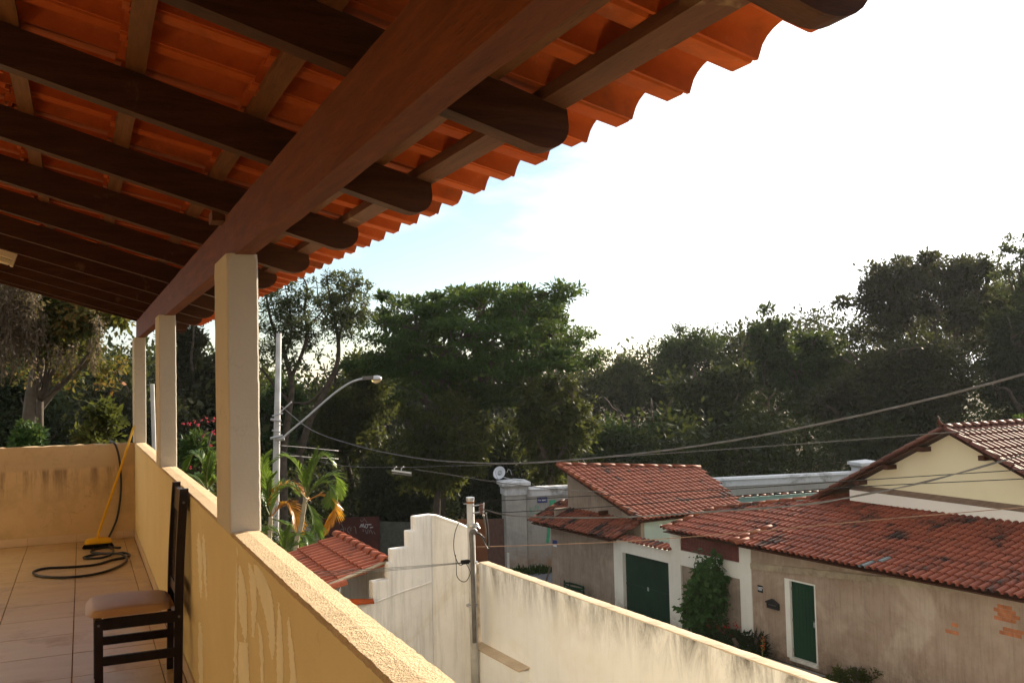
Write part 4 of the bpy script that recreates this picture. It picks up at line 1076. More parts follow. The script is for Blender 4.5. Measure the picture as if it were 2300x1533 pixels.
MB().prism([FP(7.62, -6.8, o2+.275), FP(7.62, zz(7.62), o2+.275), FP(7.62, zz(7.62), o2+6.5), FP(7.62, -6.8, o2+6.5)], U*.14).build('courtyard_wall', MAT['mint'], h1)
MB().prism([FP(9.5, -3.2, o2+.10), FP(9.5, -3.05, o2+.10), FP(9.6, -3.05, o2+.10), FP(9.6, -3.2, o2+.10)], -NF*.36).build('purlin_end', MAT['rafter'], h1)
# signs on the corner house
sg1 = thing('wall_sign', 'small blue and white plate on the brown corner wall', 'sign', FP(11.9, -4.5, -.01))
fbox('plate', MAT['blue_sign'], 12.06, 11.76, -4.60, -4.36, -.014, -.001, sg1); fbox('white_band', MAT['white_num'], 12.05, 11.77, -4.60, -4.52, -.018, -.0142, sg1)
# rubbish basket on the pavement
gb = fuv(1289, 1325, -.45); bs = thing('rubbish_basket', 'green metal slatted rubbish basket in front of the brown corner wall', 'basket', FP(gb[0], -6.3, -.45))
for k, du in enumerate((.62, 0, -.62)):
    MB().tube([FP(gb[0]+du, -6.5 if k == 1 else gb[1]-.3, -.45-(.18 if k == 1 else 0)), FP(gb[0]+du, gb[1]+.32-(.0 if k == 1 else .06), -.45-(.18 if k == 1 else 0))], .03, 8).build('post', MAT['green_gate'], bs)
for dz in (.12, -.06, -.24):
    for sgn in (1, -1):
        pts = [FP(gb[0]+.62*math.cos(t), gb[1]+dz, -.45-.19*sgn*math.sin(t)) for t in np.linspace(0, math.pi, 9)]
        b = MB()
        for p in pts: b.v += [tuple(p), tuple(p+V3(0, 0, .07)), tuple(p+NF*.012+V3(0, 0, .07)), tuple(p+NF*.012)]
        for i in range(8):
            for q in range(4): b.f.append((i*4+q, i*4+(q+1) % 4, (i+1)*4+(q+1) % 4, (i+1)*4+q))
        b.build('slat', MAT['green_gate'], bs)

# teal annex seen between the two roofs
tw0 = atd(1655, 1118, 37); tw1 = atd(1925, 1100, 37)
ta = thing('teal_outbuilding', 'teal outbuilding with a thin tile edge between the two clay roofs', 'building', (tw0[0], tw0[1], -6))
dT = unit((tw1-tw0)*V3(1, 1, 0)); 
MB().prism([tw0*V3(1,1,0)+V3(0,0,-6.2), tw1*V3(1,1,0)+V3(0,0,-6.2), tw1, tw0], V3(-dT[1], dT[0], 0)*.15).build('wall', plaster('teal_wall', (.25, .42, .43), (.20, .34, .35)), ta)
ridge_caps(ta, tw0+V3(0, 0, .02), tw1+V3(0, 0, .02), 16, .09, MAT['clay_old'], name='edge_tile')

# ---- long grey boundary wall with white coping across the side street
fwl = thing('far_boundary_wall', 'long grey wall with whitewashed coping below the dark forest', 'wall', (20, 38, -6))
c0, c1 = atd(1182, 1094, 41.8), atd(1905, 1059, 45.0); c2 = c1+(c1-c0)*.75
dF = unit((c2-c0)*V3(1, 1, 0)); nF2 = V3(dF[1], -dF[0], 0); nF2 = nF2 if nF2[1] < 0 else -nF2   # towards the camera
zf = lambda P: P
def fw(s_, z, o=0): return c0*V3(1,1,0)+dF*s_+nF2*o+V3(0, 0, z)
LF = float(np.linalg.norm((c2-c0)*V3(1,1,0))); L1 = float(np.linalg.norm((c1-c0)*V3(1,1,0)))
zc0 = float(c0[2]); zc1 = float(c0[2]+(c1[2]-c0[2])*LF/L1)
MB().prism([fw(0, -7), fw(LF, -7), fw(LF, zc1-.40), fw(0, zc0-.40)], -nF2*.2).build('wall_body', MAT['far_wall'], fwl)
MB().prism([fw(0, zc0-.40, .05), fw(LF, zc1-.40, .05), fw(LF, zc1-.10, .05), fw(0, zc0-.10, .05)], -nF2*.3).build('white_frieze', MAT['far_white'], fwl)
MB().prism([fw(0, zc0-.098, .14), fw(LF, zc1-.098, .14), fw(LF, zc1, .08), fw(0, zc0, .08)], -nF2*.46).build('coping', MAT['far_white'], fwl)
def pillar(P, lab, w_, ztop, d_=None):
    p = thing('wall_pillar', lab, 'pillar', (P[0], P[1], -6.4), 'pillars of the long grey wall')
    M = lambda q: P*V3(1,1,0)+dF*q[0]+nF2*q[1]+V3(0,0,q[2]); h = w_/2
    def bx_(n_, m_, a, z0, z1): 
        b_ = MB().box((-a, -a, z0), (a, a, z1), M); b_.build(n_, MAT[m_], p)
    bx_('shaft', 'far_wall', h, -7, ztop-.62); bx_('necking', 'far_white', h+.05, ztop-.618, ztop-.32); bx_('cap_moulding', 'far_wall', h+.10, ztop-.318, ztop-.20); bx_('cap_slab', 'far_white', h+.18, ztop-.198, ztop-.06)
    b_ = MB(); 
    b_.add([M((-h-.18,-h-.18,ztop-.058)),M((h+.18,-h-.18,ztop-.058)),M((h+.18,h+.18,ztop-.058)),M((-h-.18,h+.18,ztop-.058)),M((0,0,ztop+.06))],[(0,1,4),(1,2,4),(2,3,4),(3,0,4),(3,2,1,0)]); b_.build('cap_top', MAT['far_white'], p)
    return M
pp = atd(1153, 1077, 41.9); pillar(pp, 'grey pillar with white cap carrying the satellite dish', .92, pp[2])
p2 = atd(1940, 1033, 45.2); pillar(p2+nF2*.15, 'white capped pillar rising from the grey wall left of the yellow gable', .85, p2[2])
# street sign and graffiti on that wall
ss = atp(1218, 1122, fw(0, 0, .02), nF2); sn = thing('street_sign', 'blue street name plate with white letters on the grey wall', 'sign', ss)
def sq(P, w_, h_, o, name, mat, par):
    MB().prism([P-dF*w_/2-V3(0,0,h_/2), P+dF*w_/2-V3(0,0,h_/2), P+dF*w_/2+V3(0,0,h_/2), P-dF*w_/2+V3(0,0,h_/2)], nF2*o).build(name, mat, par)
sq(ss-nF2*.015, .46, .235, .02, 'plate', MAT['blue_sign'], sn)
text('lettering', 'RUA', .055, MAT['white_num'], sn, ss+V3(0,0,.072)+nF2*.008, dF); text('lettering', 'TIA MMC', .095, MAT['white_num'], sn, ss-V3(0,0,.015)+nF2*.008, dF)
gr = thing('green_graffiti', 'green spray paint scrawl and figure on the grey wall', 'graffiti', atp(1230, 1150, fw(0,0,.012), nF2))
def stroke(par, mat, pts, w_, P0, n_, o=.012):
    b_ = MB(); Q = [atp(px, py, P0+n_*o, n_) for px, py in pts]; Q = spline(Q, 4); sd_ = np.cross(n_, V3(0,0,1))
    for i, q in enumerate(Q):
        t = unit(Q[min(i+1, len(Q)-1)]-Q[max(i-1, 0)]); s_ = unit(np.cross(t, n_))*w_/2
        b_.v += [tuple(q-s_), tuple(q+s_)]
    b_.f = [(2*i, 2*i+1, 2*i+3, 2*i+2) for i in range(len(Q)-1)]
    return b_.build('paint_stroke', mat, par)
P0f = fw(0, 0, .001)
stroke(gr, MAT['green_spray'], [(1241, 1122), (1241, 1132), (1240, 1142), (1239, 1150)], .26, P0f, nF2)
stroke(gr, MAT['green_spray'], [(1258, 1122), (1258, 1127)], .12, P0f, nF2)
stroke(gr, MAT['green_spray'], [(1233, 1180), (1232, 1195), (1231, 1206), (1229, 1218)], .13, P0f, nF2)
for st_ in ([(1189, 1137), (1192, 1150)], [(1196, 1138), (1190, 1145), (1196, 1149)], [(1201, 1147), (1203, 1135), (1207, 1137), (1203, 1142)], [(1207, 1146), (1210, 1136)], [(1190, 1153), (1205, 1152)]):
    stroke(gr, MAT['green_spray'], st_, .022, P0f, nF2, .014)
# satellite dish on the pillar
dp = pp+V3(0, 0, .05)
ds = thing('satellite_dish', 'pale satellite dish on top of the grey wall pillar', 'satellite dish', dp)
dc = atd(1121, 1061, 41.9); fdir = unit(V3(-.62, -.62, .42)); up_ = unit(V3(0,0,1)-fdir*fdir[2]); sd_ = np.cross(fdir, up_)
b = MB(); ringn = 24; rr_ = [0, .1, .2, .28, .31]
for r_ in rr_[1:]: b.v += [tuple(dc+(sd_*math.cos(2*math.pi*k/ringn)*.92+up_*math.sin(2*math.pi*k/ringn))*r_*.98-fdir*(.07-.07*(r_/.31)**2)) for k in range(ringn)]
b.v.append(tuple(dc-fdir*.07)); ci = len(b.v)-1
b.f += [(ci, k, (k+1) % ringn) for k in range(ringn)]
for i in range(3):
    for k in range(ringn): b.f.append((i*ringn+k, i*ringn+(k+1) % ringn, (i+1)*ringn+(k+1) % ringn, (i+1)*ringn+k))
dsh = b.build('reflector', MAT['dish'], ds, True); m_ = dsh.modifiers.new('th', 'SOLIDIFY'); m_.thickness = .012
MB().tube([dc-fdir*.06, dc-fdir*.18-V3(0,0,.1), V3(dp[0]-.1, dp[1], dp[2]-.02)], .022, 8).build('mast', MAT['steel'], ds)
MB().tube(spline([dc-up_*.30, dc-up_*.22+fdir*.30, dc-up_*.05+fdir*.42], 4), .012, 6).build('feed_arm', MAT['steel'], ds)
MB().tube([dc-up_*.12+fdir*.36, dc-up_*.10+fdir*.42], .014, 8).build('feed_horn', MAT['steel'], ds)
ac = atd(1144, 1056, 41.9)
MB().tube(spline([ac+V3(.1,0,-.2), ac+V3(.05,0,.0), ac+V3(-.05,0,.05), ac+V3(-.12,0,-.08)], 4), .012, 6).build('bracket_wire', MAT['steel'], ds)

# ---- metal fence panels beyond the street
def panel(name, lab, cat, x0, x1, yt0, yt1, dep0, dep1, mat, grp=None, ribs=0):
    A, B = atd(x0, yt0, dep0), atd(x1, yt1, dep1); d = unit((B-A)*V3(1,1,0)); n_ = V3(d[1], -d[0], 0); n_ = n_ if n_[1] < 0 else -n_
    t = thing(name, lab, cat, (A[0], A[1], -6.8), grp)
    MB().prism([A*V3(1,1,0)+V3(0,0,-6.9), B*V3(1,1,0)+V3(0,0,-6.9), B, A], -n_*.03).build('sheet', mat, t)
    for k in range(ribs+1):
        P = A+(B-A)*k/max(1, ribs)
        MB().prism([P*V3(1,1,0)-d*.03+V3(0,0,-6.9), P*V3(1,1,0)+d*.03+V3(0,0,-6.9), P+d*.03+V3(0,0,.01), P-d*.03+V3(0,0,.01)], n_*.03).build('upright', mat, t)
    return t, A, n_
gt_, gA_, gn_ = panel('graffiti_gate', 'dark maroon metal gate scrawled with pale graffiti', 'gate', 716, 851, 1164, 1159, 46, 45.2, MAT['maroon'], None, 3)
GF = thing('chalk_graffiti', 'pale grey graffiti letters across the maroon gate', 'graffiti', atp(800, 1185, gA_, gn_))
for pts, w_, m_ in (([(767,1176),(771,1185),(772,1192),(768,1198),(764,1193),(767,1187),(771,1190)], .035, 'chalk'), ([(775,1183),(776,1190)], .03, 'chalk'), ([(786,1182),(781,1186),(781,1192),(786,1197)], .04, 'chalk'),
                  ([(790,1184),(786,1187),(789,1190),(786,1191)], .03, 'chalk'), ([(794,1181),(798,1184),(799,1190),(800,1198)], .035, 'chalk'), ([(808,1184),(812,1176),(813,1183),(816,1175),(818,1184),(822,1176),(826,1180),(823,1185),(820,1181)], .035, 'chalk_white'),
                  ([(825,1177),(834,1177)], .05, 'chalk_white'), ([(831,1184),(838,1183)], .05, 'chalk_white'), ([(809,1166),(812,1170),(816,1168),(818,1164),(821,1168),(825,1173)], .025, 'chalk'), ([(814,1191),(817,1192),(815,1187)], .03, 'chalk'),
                  ([(820,1188),(824,1198),(827,1188)], .035, 'chalk'), ([(829,1197),(832,1189),(837,1198)], .035, 'chalk'), ([(839,1192),(843,1199)], .03, 'chalk')):
    stroke(GF, MAT[m_], pts, w_, gA_, gn_, .016)
panel('fence_panel', 'grey green fence panel right of the maroon gate', 'fence', 853, 926, 1170, 1172, 45.3, 45, MAT['panel_grey'], 'panels of the fence beyond the street', 2)
panel('fence_panel', 'grey green fence panel just left of the stepped wall top', 'fence', 928, 1010, 1166, 1168, 45, 44.6, MAT['panel_grey'], 'panels of the fence beyond the street', 2)
panel('fence_panel', 'rusty orange fence panel behind the service pole', 'fence', 1030, 1092, 1166, 1165, 43.2, 42.6, MAT['rust'], 'panels of the fence beyond the street', 1)
panel('fence_panel', 'brown fence panel leaning on the grey pillar', 'fence', 1093, 1151, 1165, 1163, 42.6, 41.4, MAT['rust_brown'], 'panels of the fence beyond the street', 1)
panel('concrete_panel', 'pale concrete fence panel behind the palm stem', 'fence', 640, 714, 1176, 1176, 47, 46.2, MAT['far_wall'], None, 2)
# slim posts by the road
q = atz(1142, 1290, -6.35); 
tag(MB().tube([q, q+V3(0, 0, .9)], .06, 8).build('road_post', MAT['galv']), 'short grey post on the grass verge by the road', 'post')
q = atz(1222, 1318, -6.3); 
tag(MB().tube([q, q+V3(.35, .1, .75)], .035, 8).build('leaning_stick', MAT['bark_pale']), 'leaning wooden stick at the edge of the brown corner wall', 'stick')

# ================================================================== POLES AND WIRES
def base_of(P): return V3(P[0], P[1], float(gz(np.float64(P[0]), np.float64(P[1]))))
T = atd(626.5, 748, 25); Bt = atd(620.5, 1045, 25); dirp = (T-Bt)/(T[2]-Bt[2]); gb_ = base_of(T)[2]
sp_ = thing('street_lamp_pole', 'tall whitewashed street pole with a curved lamp arm', 'street lamp', Bt+dirp*(gb_-Bt[2]))
MB().tube([Bt+dirp*(gb_-.2-Bt[2]), Bt, T], [.13, .092, .068], 14).build('pole', MAT['pole_white'], sp_, True)
ap = [atd(x, y, 25) for x, y in ((632, 985), (645, 972), (690, 934), (740, 890), (776, 864), (800, 853), (822, 849))]
ap = [p+V3(0, -.1, 0) for p in ap]
MB().tube(spline(ap, 5), .027, 8).build('lamp_arm', MAT['steel'], sp_, True)
MB().tube([ap[0]+V3(-.12, .05, 0), ap[0]+V3(.06, 0, .02)], .06, 8).build('arm_bracket', MAT['steel'], sp_)
hA, hB = atd(816, 849, 24.9), atd(835, 848, 24.9)
MB().bevbox((-.14, -.06, -.05), (.14, .06, .05), .01, lambda p: (hA+hB)/2+unit(hB-hA)*p[0]+V3(0, 1, 0)*p[1]+V3(0, 0, p[2])).build('lamp_ballast', MAT['pvc'], sp_)
lc = atd(845, 851, 24.9); ax = unit(hB-hA)
def ell(c, rx, ry, rz, z0, z1, n=8, m=18):
    b = MB(); zs = np.linspace(z0, z1, n)
    for q in zs:
        rr = math.sqrt(max(1e-4, 1-q*q))
        b.v += [tuple(c+ax*rx*rr*math.cos(2*math.pi*k/m)+V3(0, 1, 0)*ry*rr*math.sin(2*math.pi*k/m)+V3(0, 0, rz*q)) for k in range(m)]
    for i in range(n-1):
        for k in range(m): b.f.append((i*m+k, i*m+(k+1) % m, (i+1)*m+(k+1) % m, (i+1)*m+k))
    b.f += [tuple(range(m))[::-1], tuple(range((n-1)*m, n*m))]; return b
ell(lc, .145, .09, .10, -.05, .97).build('lamp_hood', MAT['lamp_metal'], sp_, True)
ell(lc-V3(0, 0, .008), .130, .08, .105, -.98, -.06).build('lamp_glass', MAT['glass'], sp_, True)
for k in range(7):
    y = 918+k*12.5; c = atd(624-.02*k*12, y, 24.85)
    MB().tube([c+V3(-.10-.04*(k%3), 0, .03*(-1)**k), c+V3(.09+.05*(k%2), 0, -.03*(-1)**k)], .012+.012*(k % 3), 6).build('wire_bracket', MAT['steel'], sp_)
bx0 = atd(646, 912, 24.8); MB().tube([atd(630, 925, 24.8), atd(655, 902, 24.8)], .02, 6).build('cross_arm', MAT['steel'], sp_)
g0, g1 = atd(342, 862, 21), atd(346, 1000, 21); g1 = g1+(g1-g0)*2.2
tag(MB().tube([g0, g1], .045, 8).build('leaning_post', MAT['galv']), 'thin grey weathered post between the two far columns', 'post')

# service pole on the boundary wall
dq = 14.15
svT, svB = atd(1056, 1118, dq), atd(1062, 1330, dq); dv = (svT-svB)/(svT[2]-svB[2])
sv = thing('service_pole', 'slim concrete service pole with insulators standing against the cream wall', 'pole', svB+dv*(-3.25-svB[2]))
MB().tube([svB+dv*(-3.3-svB[2]), svB, svT], [.062, .06, .056], 14).build('shaft', MAT['galv'], sv, True)
MB().tube([svT-dv*.03, svT+dv*.012], .064, 14).build('pole_cap', MAT['steel'], sv)
MB().tube([svT-dv*.075, svT-dv*.045], .0605, 14).build('rust_band', MAT['rust'], sv)
cd = [atd(x, y, dq-.11) for x, y in ((1069, 1196), (1061, 1193), (1058, 1200), (1060, 1230), (1063, 1330), (1066, 1442))]
MB().tube(spline(cd, 5), .033, 10).build('conduit', MAT['pvc'], sv, True)
MB().tube([atd(x, y, dq-.15) for x, y in ((1065, 1200), (1065.5, 1240), (1066.5, 1272))], .008, 6).build('earth_wire', MAT['steel'], sv)
for yy in (1358, 1262, 1178): 
    c = atd(1060, yy, dq-.03); b = MB(); MB().tube([c+V3(0, 0, -.012), c+V3(0, 0, .012)], .088, 16).build('pole_clamp', MAT['steel'], sv)
for yy, x1 in ((1134, 1086), (1150, 1087)):
    MB().tube([atd(1058, yy+2, dq-.03), atd(x1, yy-2, dq-.10)], .012, 6).build('insulator_arm', MAT['steel'], sv)
for yy in (1130, 1137, 1142, 1148): 
    c = atd(1081, yy+3, dq-.09); MB().tube([c-V3(0, 0, .016), c-V3(0, 0, .004), c+V3(0, 0, .004), c+V3(0, 0, .016)], [.022, .036, .036, .022], 12).build('insulator', MAT['porcelain'], sv, True)
MB().tube([atd(1087, 1128, dq-.09), atd(1085, 1158, dq-.09)], .012, 6).build('insulator_rod', MAT['steel'], sv)
MB().tube([atd(1041, 1131, dq), atd(1056, 1130, dq)], .008, 6).build('side_bolt', MAT['steel'], sv)
for (x, y) in ((1071, 1175), (1074, 1182), (1068, 1188)):
    MB().tube([atd(1062, y+2, dq-.08), atd(x, y, dq-.12), atd(x+3, y+4, dq-.12)], .014, 6).build('wire_clip', MAT['steel'], sv)
for k, pts in enumerate((((1086, 1155), (1090, 1180), (1092, 1200), (1090, 1207), (1085, 1205), (1078, 1198), (1070, 1194)), ((1091, 1150), (1096, 1180), (1098, 1215), (1098, 1228), (1096, 1231), (1090, 1222), (1082, 1205), (1070, 1195)), ((1089, 1152), (1094, 1180), (1096, 1205), (1095, 1222), (1091, 1218), (1084, 1204), (1070, 1196)))):
    MB().tube(spline([atd(x, y, dq-.10-.02*k) for x, y in pts], 5), .009, 6).build('drip_loop', MAT['cable_black' if k == 2 else 'cable'], sv, True)
for pts in (((1031, 1171), (1022, 1195), (1019, 1225), (1023, 1250), (1033, 1268), (1046, 1262)), ((1046, 1262), (1055, 1280), (1055, 1290), (1047, 1304), (1036, 1304), (1026, 1292), (1025, 1270), (1023, 1245))):
    MB().tube(spline([atd(x, y, dq-.12) for x, y in pts], 5), .006, 6).build('loose_wire', MAT['cable_black'], sv, True)
jb = atd(1046, 1261, dq-.1); MB().bevbox((-.07, -.03, -.03), (.06, .03, .03), .01, lambda p: jb+V3(*p)).build('splice_clamp', MAT['cable_black'], sv)

def wire(name, lab, pts, d0, d1, r, mat, strands=1, grp=None, pitch=.5):
    x0, x1 = pts[0][0], pts[-1][0]
    P = [atd(x, y, 1/((1-(x-x0)/(x1-x0))/d0+((x-x0)/(x1-x0))/d1)) for x, y in pts]
    S = spline(P, 8 if strands == 1 else 30); b = MB()
    if strands == 1: b.tube(S, r, 6)
    else:
        acc = np.concatenate([[0], np.cumsum([np.linalg.norm(S[i+1]-S[i]) for i in range(len(S)-1)])])
        for k in range(strands):
            Q = []
            for i, p in enumerate(S):
                t = unit(S[min(i+1, len(S)-1)]-S[max(i-1, 0)]); s_ = unit(np.cross(t, V3(0, 0, 1))); w_ = np.cross(s_, t)
                a = 2*math.pi*(acc[i]/pitch+k/strands); Q.append(p+(s_*math.cos(a)+w_*math.sin(a))*r*.95)
            b.tube(Q, r, 5)
    o = b.build(name, mat, None, True); return tag(o, lab, 'cable', grp)
GW = 'overhead cables'
wire('overhead_cable', 'thick twisted cable sweeping from the lamp pole to the upper right', [(632, 912), (700, 965), (800, 1000), (900, 1022), (1000, 1035), (1150, 1040), (1300, 1031), (1500, 1010), (1700, 979), (1900, 939), (2100, 893), (2330, 832)], 25, 8.5, .0062, MAT['cable'], 3, GW, 1.5)
wire('overhead_cable', 'thin cable just below the thick twisted cable across the forest', [(632, 1013), (760, 1044), (880, 1049), (1000, 1046), (1120, 1042), (1400, 1024), (1800, 996), (2330, 955)], 25, 12, .0062, MAT['cable'], 1, GW)
wire('overhead_cable', 'dark cable dropping right from the hanging splice box behind the dish', [(925, 1053), (1000, 1064), (1100, 1080), (1250, 1098), (1360, 1105)], 23, 30, .011, MAT['cable_black'], 1, GW)
wire('overhead_cable', 'twisted service cable from the slim pole over the clay roofs', [(1086, 1143), (1150, 1157), (1300, 1162), (1450, 1158), (1600, 1148), (1800, 1133), (1950, 1108), (2100, 1076), (2330, 1012)], 14.0, 10, .0065, MAT['cable'], 2, GW, 1.3)
wire('overhead_cable', 'thin black cable crossing the upper yellow gable', [(1080, 1126), (1320, 1113), (1600, 1100), (1900, 1080), (2060, 1038), (2330, 1005)][:4]+[(2100, 1030), (2330, 1014)][:0]+[(2330, 1052)], 14, 11, .006, MAT['cable_black'], 1, GW)
wire('overhead_cable', 'thin black cable crossing the middle of the yellow gable', [(1086, 1152), (1320, 1140), (1600, 1117), (1900, 1094), (2330, 1073)], 14, 11, .006, MAT['cable_black'], 1, GW)
wire('overhead_cable', 'faded orange cable running low behind the service pole', [(1040, 1228), (1240, 1222), (1450, 1212), (1700, 1192), (2000, 1164), (2330, 1136)], 16, 12, .006, MAT['cable_orange'], 1, GW)
for k, (dy, lab) in enumerate(((0, 'uppermost of three thin wires over the red annex roof'), (3, 'middle of three thin wires over the red annex roof'), (6, 'lowest of three thin wires over the red annex roof'))):
    wire('drop_wire', lab, [(560, 1292+dy*2.2), (700, 1284+dy*1.6), (880, 1274+dy), (1042, 1262+dy*.3)], 9.5, 14.0, .0032, MAT['cable_black'], 1, 'drop wires to the service pole')
for k, (y0, y1, lab) in enumerate(((1000, 1012, 'faint upper wire leaving the lamp pole towards the palm'), (1021, 1030, 'faint lower wire leaving the lamp pole towards the palm'))):
    wire('pole_wire', lab, [(628, y0), (680, y0+4), (760, y1)], 25, 27, .012, MAT['cable'], 1, 'short wires at the lamp pole')
spb = thing('splice_enclosure', 'long metal cable splice enclosure hanging from the thin cable', 'splice box', atd(900, 1058, 23))
MB().tube([atd(880, 1056, 23), atd(924, 1062, 23)], .022, 8).build('upper_tube', MAT['galv'], spb); MB().tube([atd(880, 1062, 23.1), atd(924, 1067, 23.1)], .017, 8).build('lower_tube', MAT['pvc'], spb)
for x in (885, 901): MB().tube([atd(x, 1057, 23), atd(x+1, 1050, 23), atd(x+6, 1047.5, 23)], .016, 6).build('hanger', MAT['steel'], spb)

# ================================================================== TREES AND PLANTS
def np_mesh(name, verts, quads):
    me = bpy.data.meshes.new(name); nv, nq = len(verts), len(quads)
    me.vertices.add(nv); me.vertices.foreach_set('co', np.ascontiguousarray(verts, dtype=np.float32).ravel())
    me.loops.add(nq*4); me.loops.foreach_set('vertex_index', np.ascontiguousarray(quads, dtype=np.int32).ravel())
    me.polygons.add(nq); me.polygons.foreach_set('loop_start', np.arange(0, nq*4, 4, dtype=np.int32)); me.polygons.foreach_set('loop_total', np.full(nq, 4, dtype=np.int32))
    me.update(calc_edges=True); return me
def leaf_cloud(cent, rad, per, size, rs, aspect=.45, up=.5, droop=0.0, shell=.55):
    cent = np.asarray(cent, float); n = len(cent); rad = np.asarray(rad, float)
    if rad.ndim == 1: rad = np.repeat(rad[None, :], n, 0)
    idx = np.repeat(np.arange(n), per); m = len(idx)
    d = rs.randn(m, 3); d /= np.linalg.norm(d, axis=1)[:, None]
    rr = np.abs(rs.randn(m)*.30+.62)
    p = cent[idx]+d*rad[idx]*rr[:, None]
    dirv = d*.7+rs.randn(m, 3)*.6; dirv[:, 2] -= droop; dirv /= np.linalg.norm(dirv, axis=1)[:, None]
    nv = rs.randn(m, 3)*.45+d*.9; nv[:, 2] += up; nv -= dirv*(nv*dirv).sum(1)[:, None]; nv /= np.linalg.norm(nv, axis=1)[:, None]+1e-9
    s = np.cross(dirv, nv); L = size*(.6+.8*rs.rand(m))*(.7+.75*rs.rand(n)**1.5)[idx]; W = L*aspect
    v = np.stack([p, p+dirv*(L*.5)[:, None]+s*(W*.5)[:, None]-nv*(L*.06)[:, None], p+dirv*L[:, None], p+dirv*(L*.5)[:, None]-s*(W*.5)[:, None]-nv*(L*.06)[:, None]], 1).reshape(-1, 3)
    return v, np.arange(m*4).reshape(-1, 4)
def px_tree(name, label, box, dep, mat, n_cl, per, leaf, seed, kind='round', clr=.30, trunk='bark', grp='trees behind the street', ry=.8, aspect=.45, droop=0.0, up=.5, twigs=True, base=None, flat=1.0, tr=None, shell=.55, depw=None, fork=None, nl=7, limbs=None):
    rs = np.random.RandomState(seed); x0, x1, yt, yb = box; k = dep/FPX
    C = atd((x0+x1)/2, (yt+yb)/2, dep); rx = (x1-x0)/2*k; rz = (yb-yt)/2*k; ryy = rx*ry if depw is None else depw
    right = unit(R[:, 0]*V3(1, 1, 0)); fwd = V3(-right[1], right[0], 0)
    g = base_of(C) if base is None else base
    lobes = []
    for i_ in range(9):
        dl = rs.randn(3); dl /= np.linalg.norm(dl); lobes.append(np.append(dl*rs.uniform(.38, .74)*V3(1, 1, .9), rs.uniform(.28, .52)))
    lobes.append(np.array([0, 0, -.25, .6]))
    cs, rad = [], []
    cr = clr*min(rx, rz)
    while len(cs) < n_cl:
        d = rs.randn(3); d /= np.linalg.norm(d); q = rs.rand()**.42
        if kind == 'umbrella':
            tk_ = rs.choice(5, p=[.22, .26, .24, .16, .12]); rt = [.72, .95, 1.0, .85, .55][tk_]; a_ = rs.uniform(0, 2*math.pi); rr_ = rt*rs.rand()**.5
            wob = .05*math.sin(3*a_+seed)+.06*math.sin(5*a_+2*seed)
            e = np.array([rr_*math.cos(a_)*(1+wob), rr_*math.sin(a_)*(1+wob), [.88, .58, .22, -.15, -.55][tk_]-.35*rr_**2*(tk_ < 3)+.10*rs.randn()])
        else:
            lk = lobes[rs.randint(len(lobes))]; e = (d*rs.rand()**.45 if kind == 'airy' else lk[:3]+d*q*lk[3]*(1.15 if rs.rand() < .12 else 1))
        j = rs.randn(3)*.06
        c = C+right*(e[0]+j[0])*(rx-cr*.6)+fwd*(e[1]+j[1])*ryy+V3(0, 0, (e[2]+j[2])*(rz-cr*.6*flat))
        if c[2] < g[2]+.1: continue
        cs.append(c); s_ = cr*rs.uniform(.45, 1.25); rad.append([s_*1.15, s_*1.15, s_*.8*flat])
    t = thing(name, label, 'tree' if 'tree' in name else 'shrub', g, grp)
    v, q = leaf_cloud(cs, rad, per, leaf, rs, aspect, up, droop, shell)
    obj('crown', np_mesh('crown', v, q), MAT[mat], t)
    b = MB(); th = tr or max(.06, (rz*2)*.022); H = C[2]-rz*.55
    fk = V3(C[0], C[1], max(g[2]+.6, H)) if fork is None else atd(fork[0], fork[1], dep)
    g2 = g.copy(); g2[:2] = fk[:2]+right[:2]*rs.uniform(-.5, .5)*rx*.5; mid = (g2+fk)/2+right*rs.uniform(-.5, .5)*rx*.3; g = g2
    ax_ = spline([g-V3(0, 0, .3), mid, fk], 5); b.tube(ax_, list(np.linspace(th*1.35, th*.9, len(ax_))), 8)
    tips = []
    if limbs:
        b = MB()
        for lp_, r0_, r1_ in limbs:
            S = spline([atd(x_, y_, dep) for x_, y_ in lp_], 6); b.tube(S, list(np.linspace(r0_, r1_, len(S))), 7); tips += S[6:]
        b.tube([base_of(atd(*limbs[0][0][0], dep))-V3(0, 0, .3), atd(*limbs[0][0][0], dep)], [limbs[0][1]*1.3, limbs[0][1]], 8)
    if twigs:
        for i in range(0 if limbs else nl):
            a = 2*math.pi*i/nl+rs.rand()*.6; e = V3(math.cos(a)*.55, math.sin(a)*.5, rs.uniform(.0, .75))
            tip = C+right*e[0]*rx+fwd*e[1]*ryy+V3(0, 0, e[2]*rz); m1 = fk*.5+tip*.5+V3(0, 0, rz*.06)+rs.randn(3)*rx*.16
            S = spline([fk, m1, tip], 5); S = [p_+rs.randn(3)*rx*.018*(0 < i_ < len(S)-1) for i_, p_ in enumerate(S)]; b.tube(S, list(np.linspace(th*.62, th*.22, len(S))), 6); tips += S[4:]
        tips = np.array(tips)
        for c in cs[:int(len(cs)*.9)]:
            i = np.argmin(((tips-c)**2).sum(1)); p = tips[i]; m1 = (p+c)/2+rs.randn(3)*cr*.25-V3(0, 0, cr*.1)
            S = spline([p, m1, c], 3); b.tube(S, list(np.linspace(th*.20, th*.05, len(S))), 4, False)
    b.build('trunk', MAT[trunk], t, True)
    return t, cs
GT = 'trees of the forest edge'
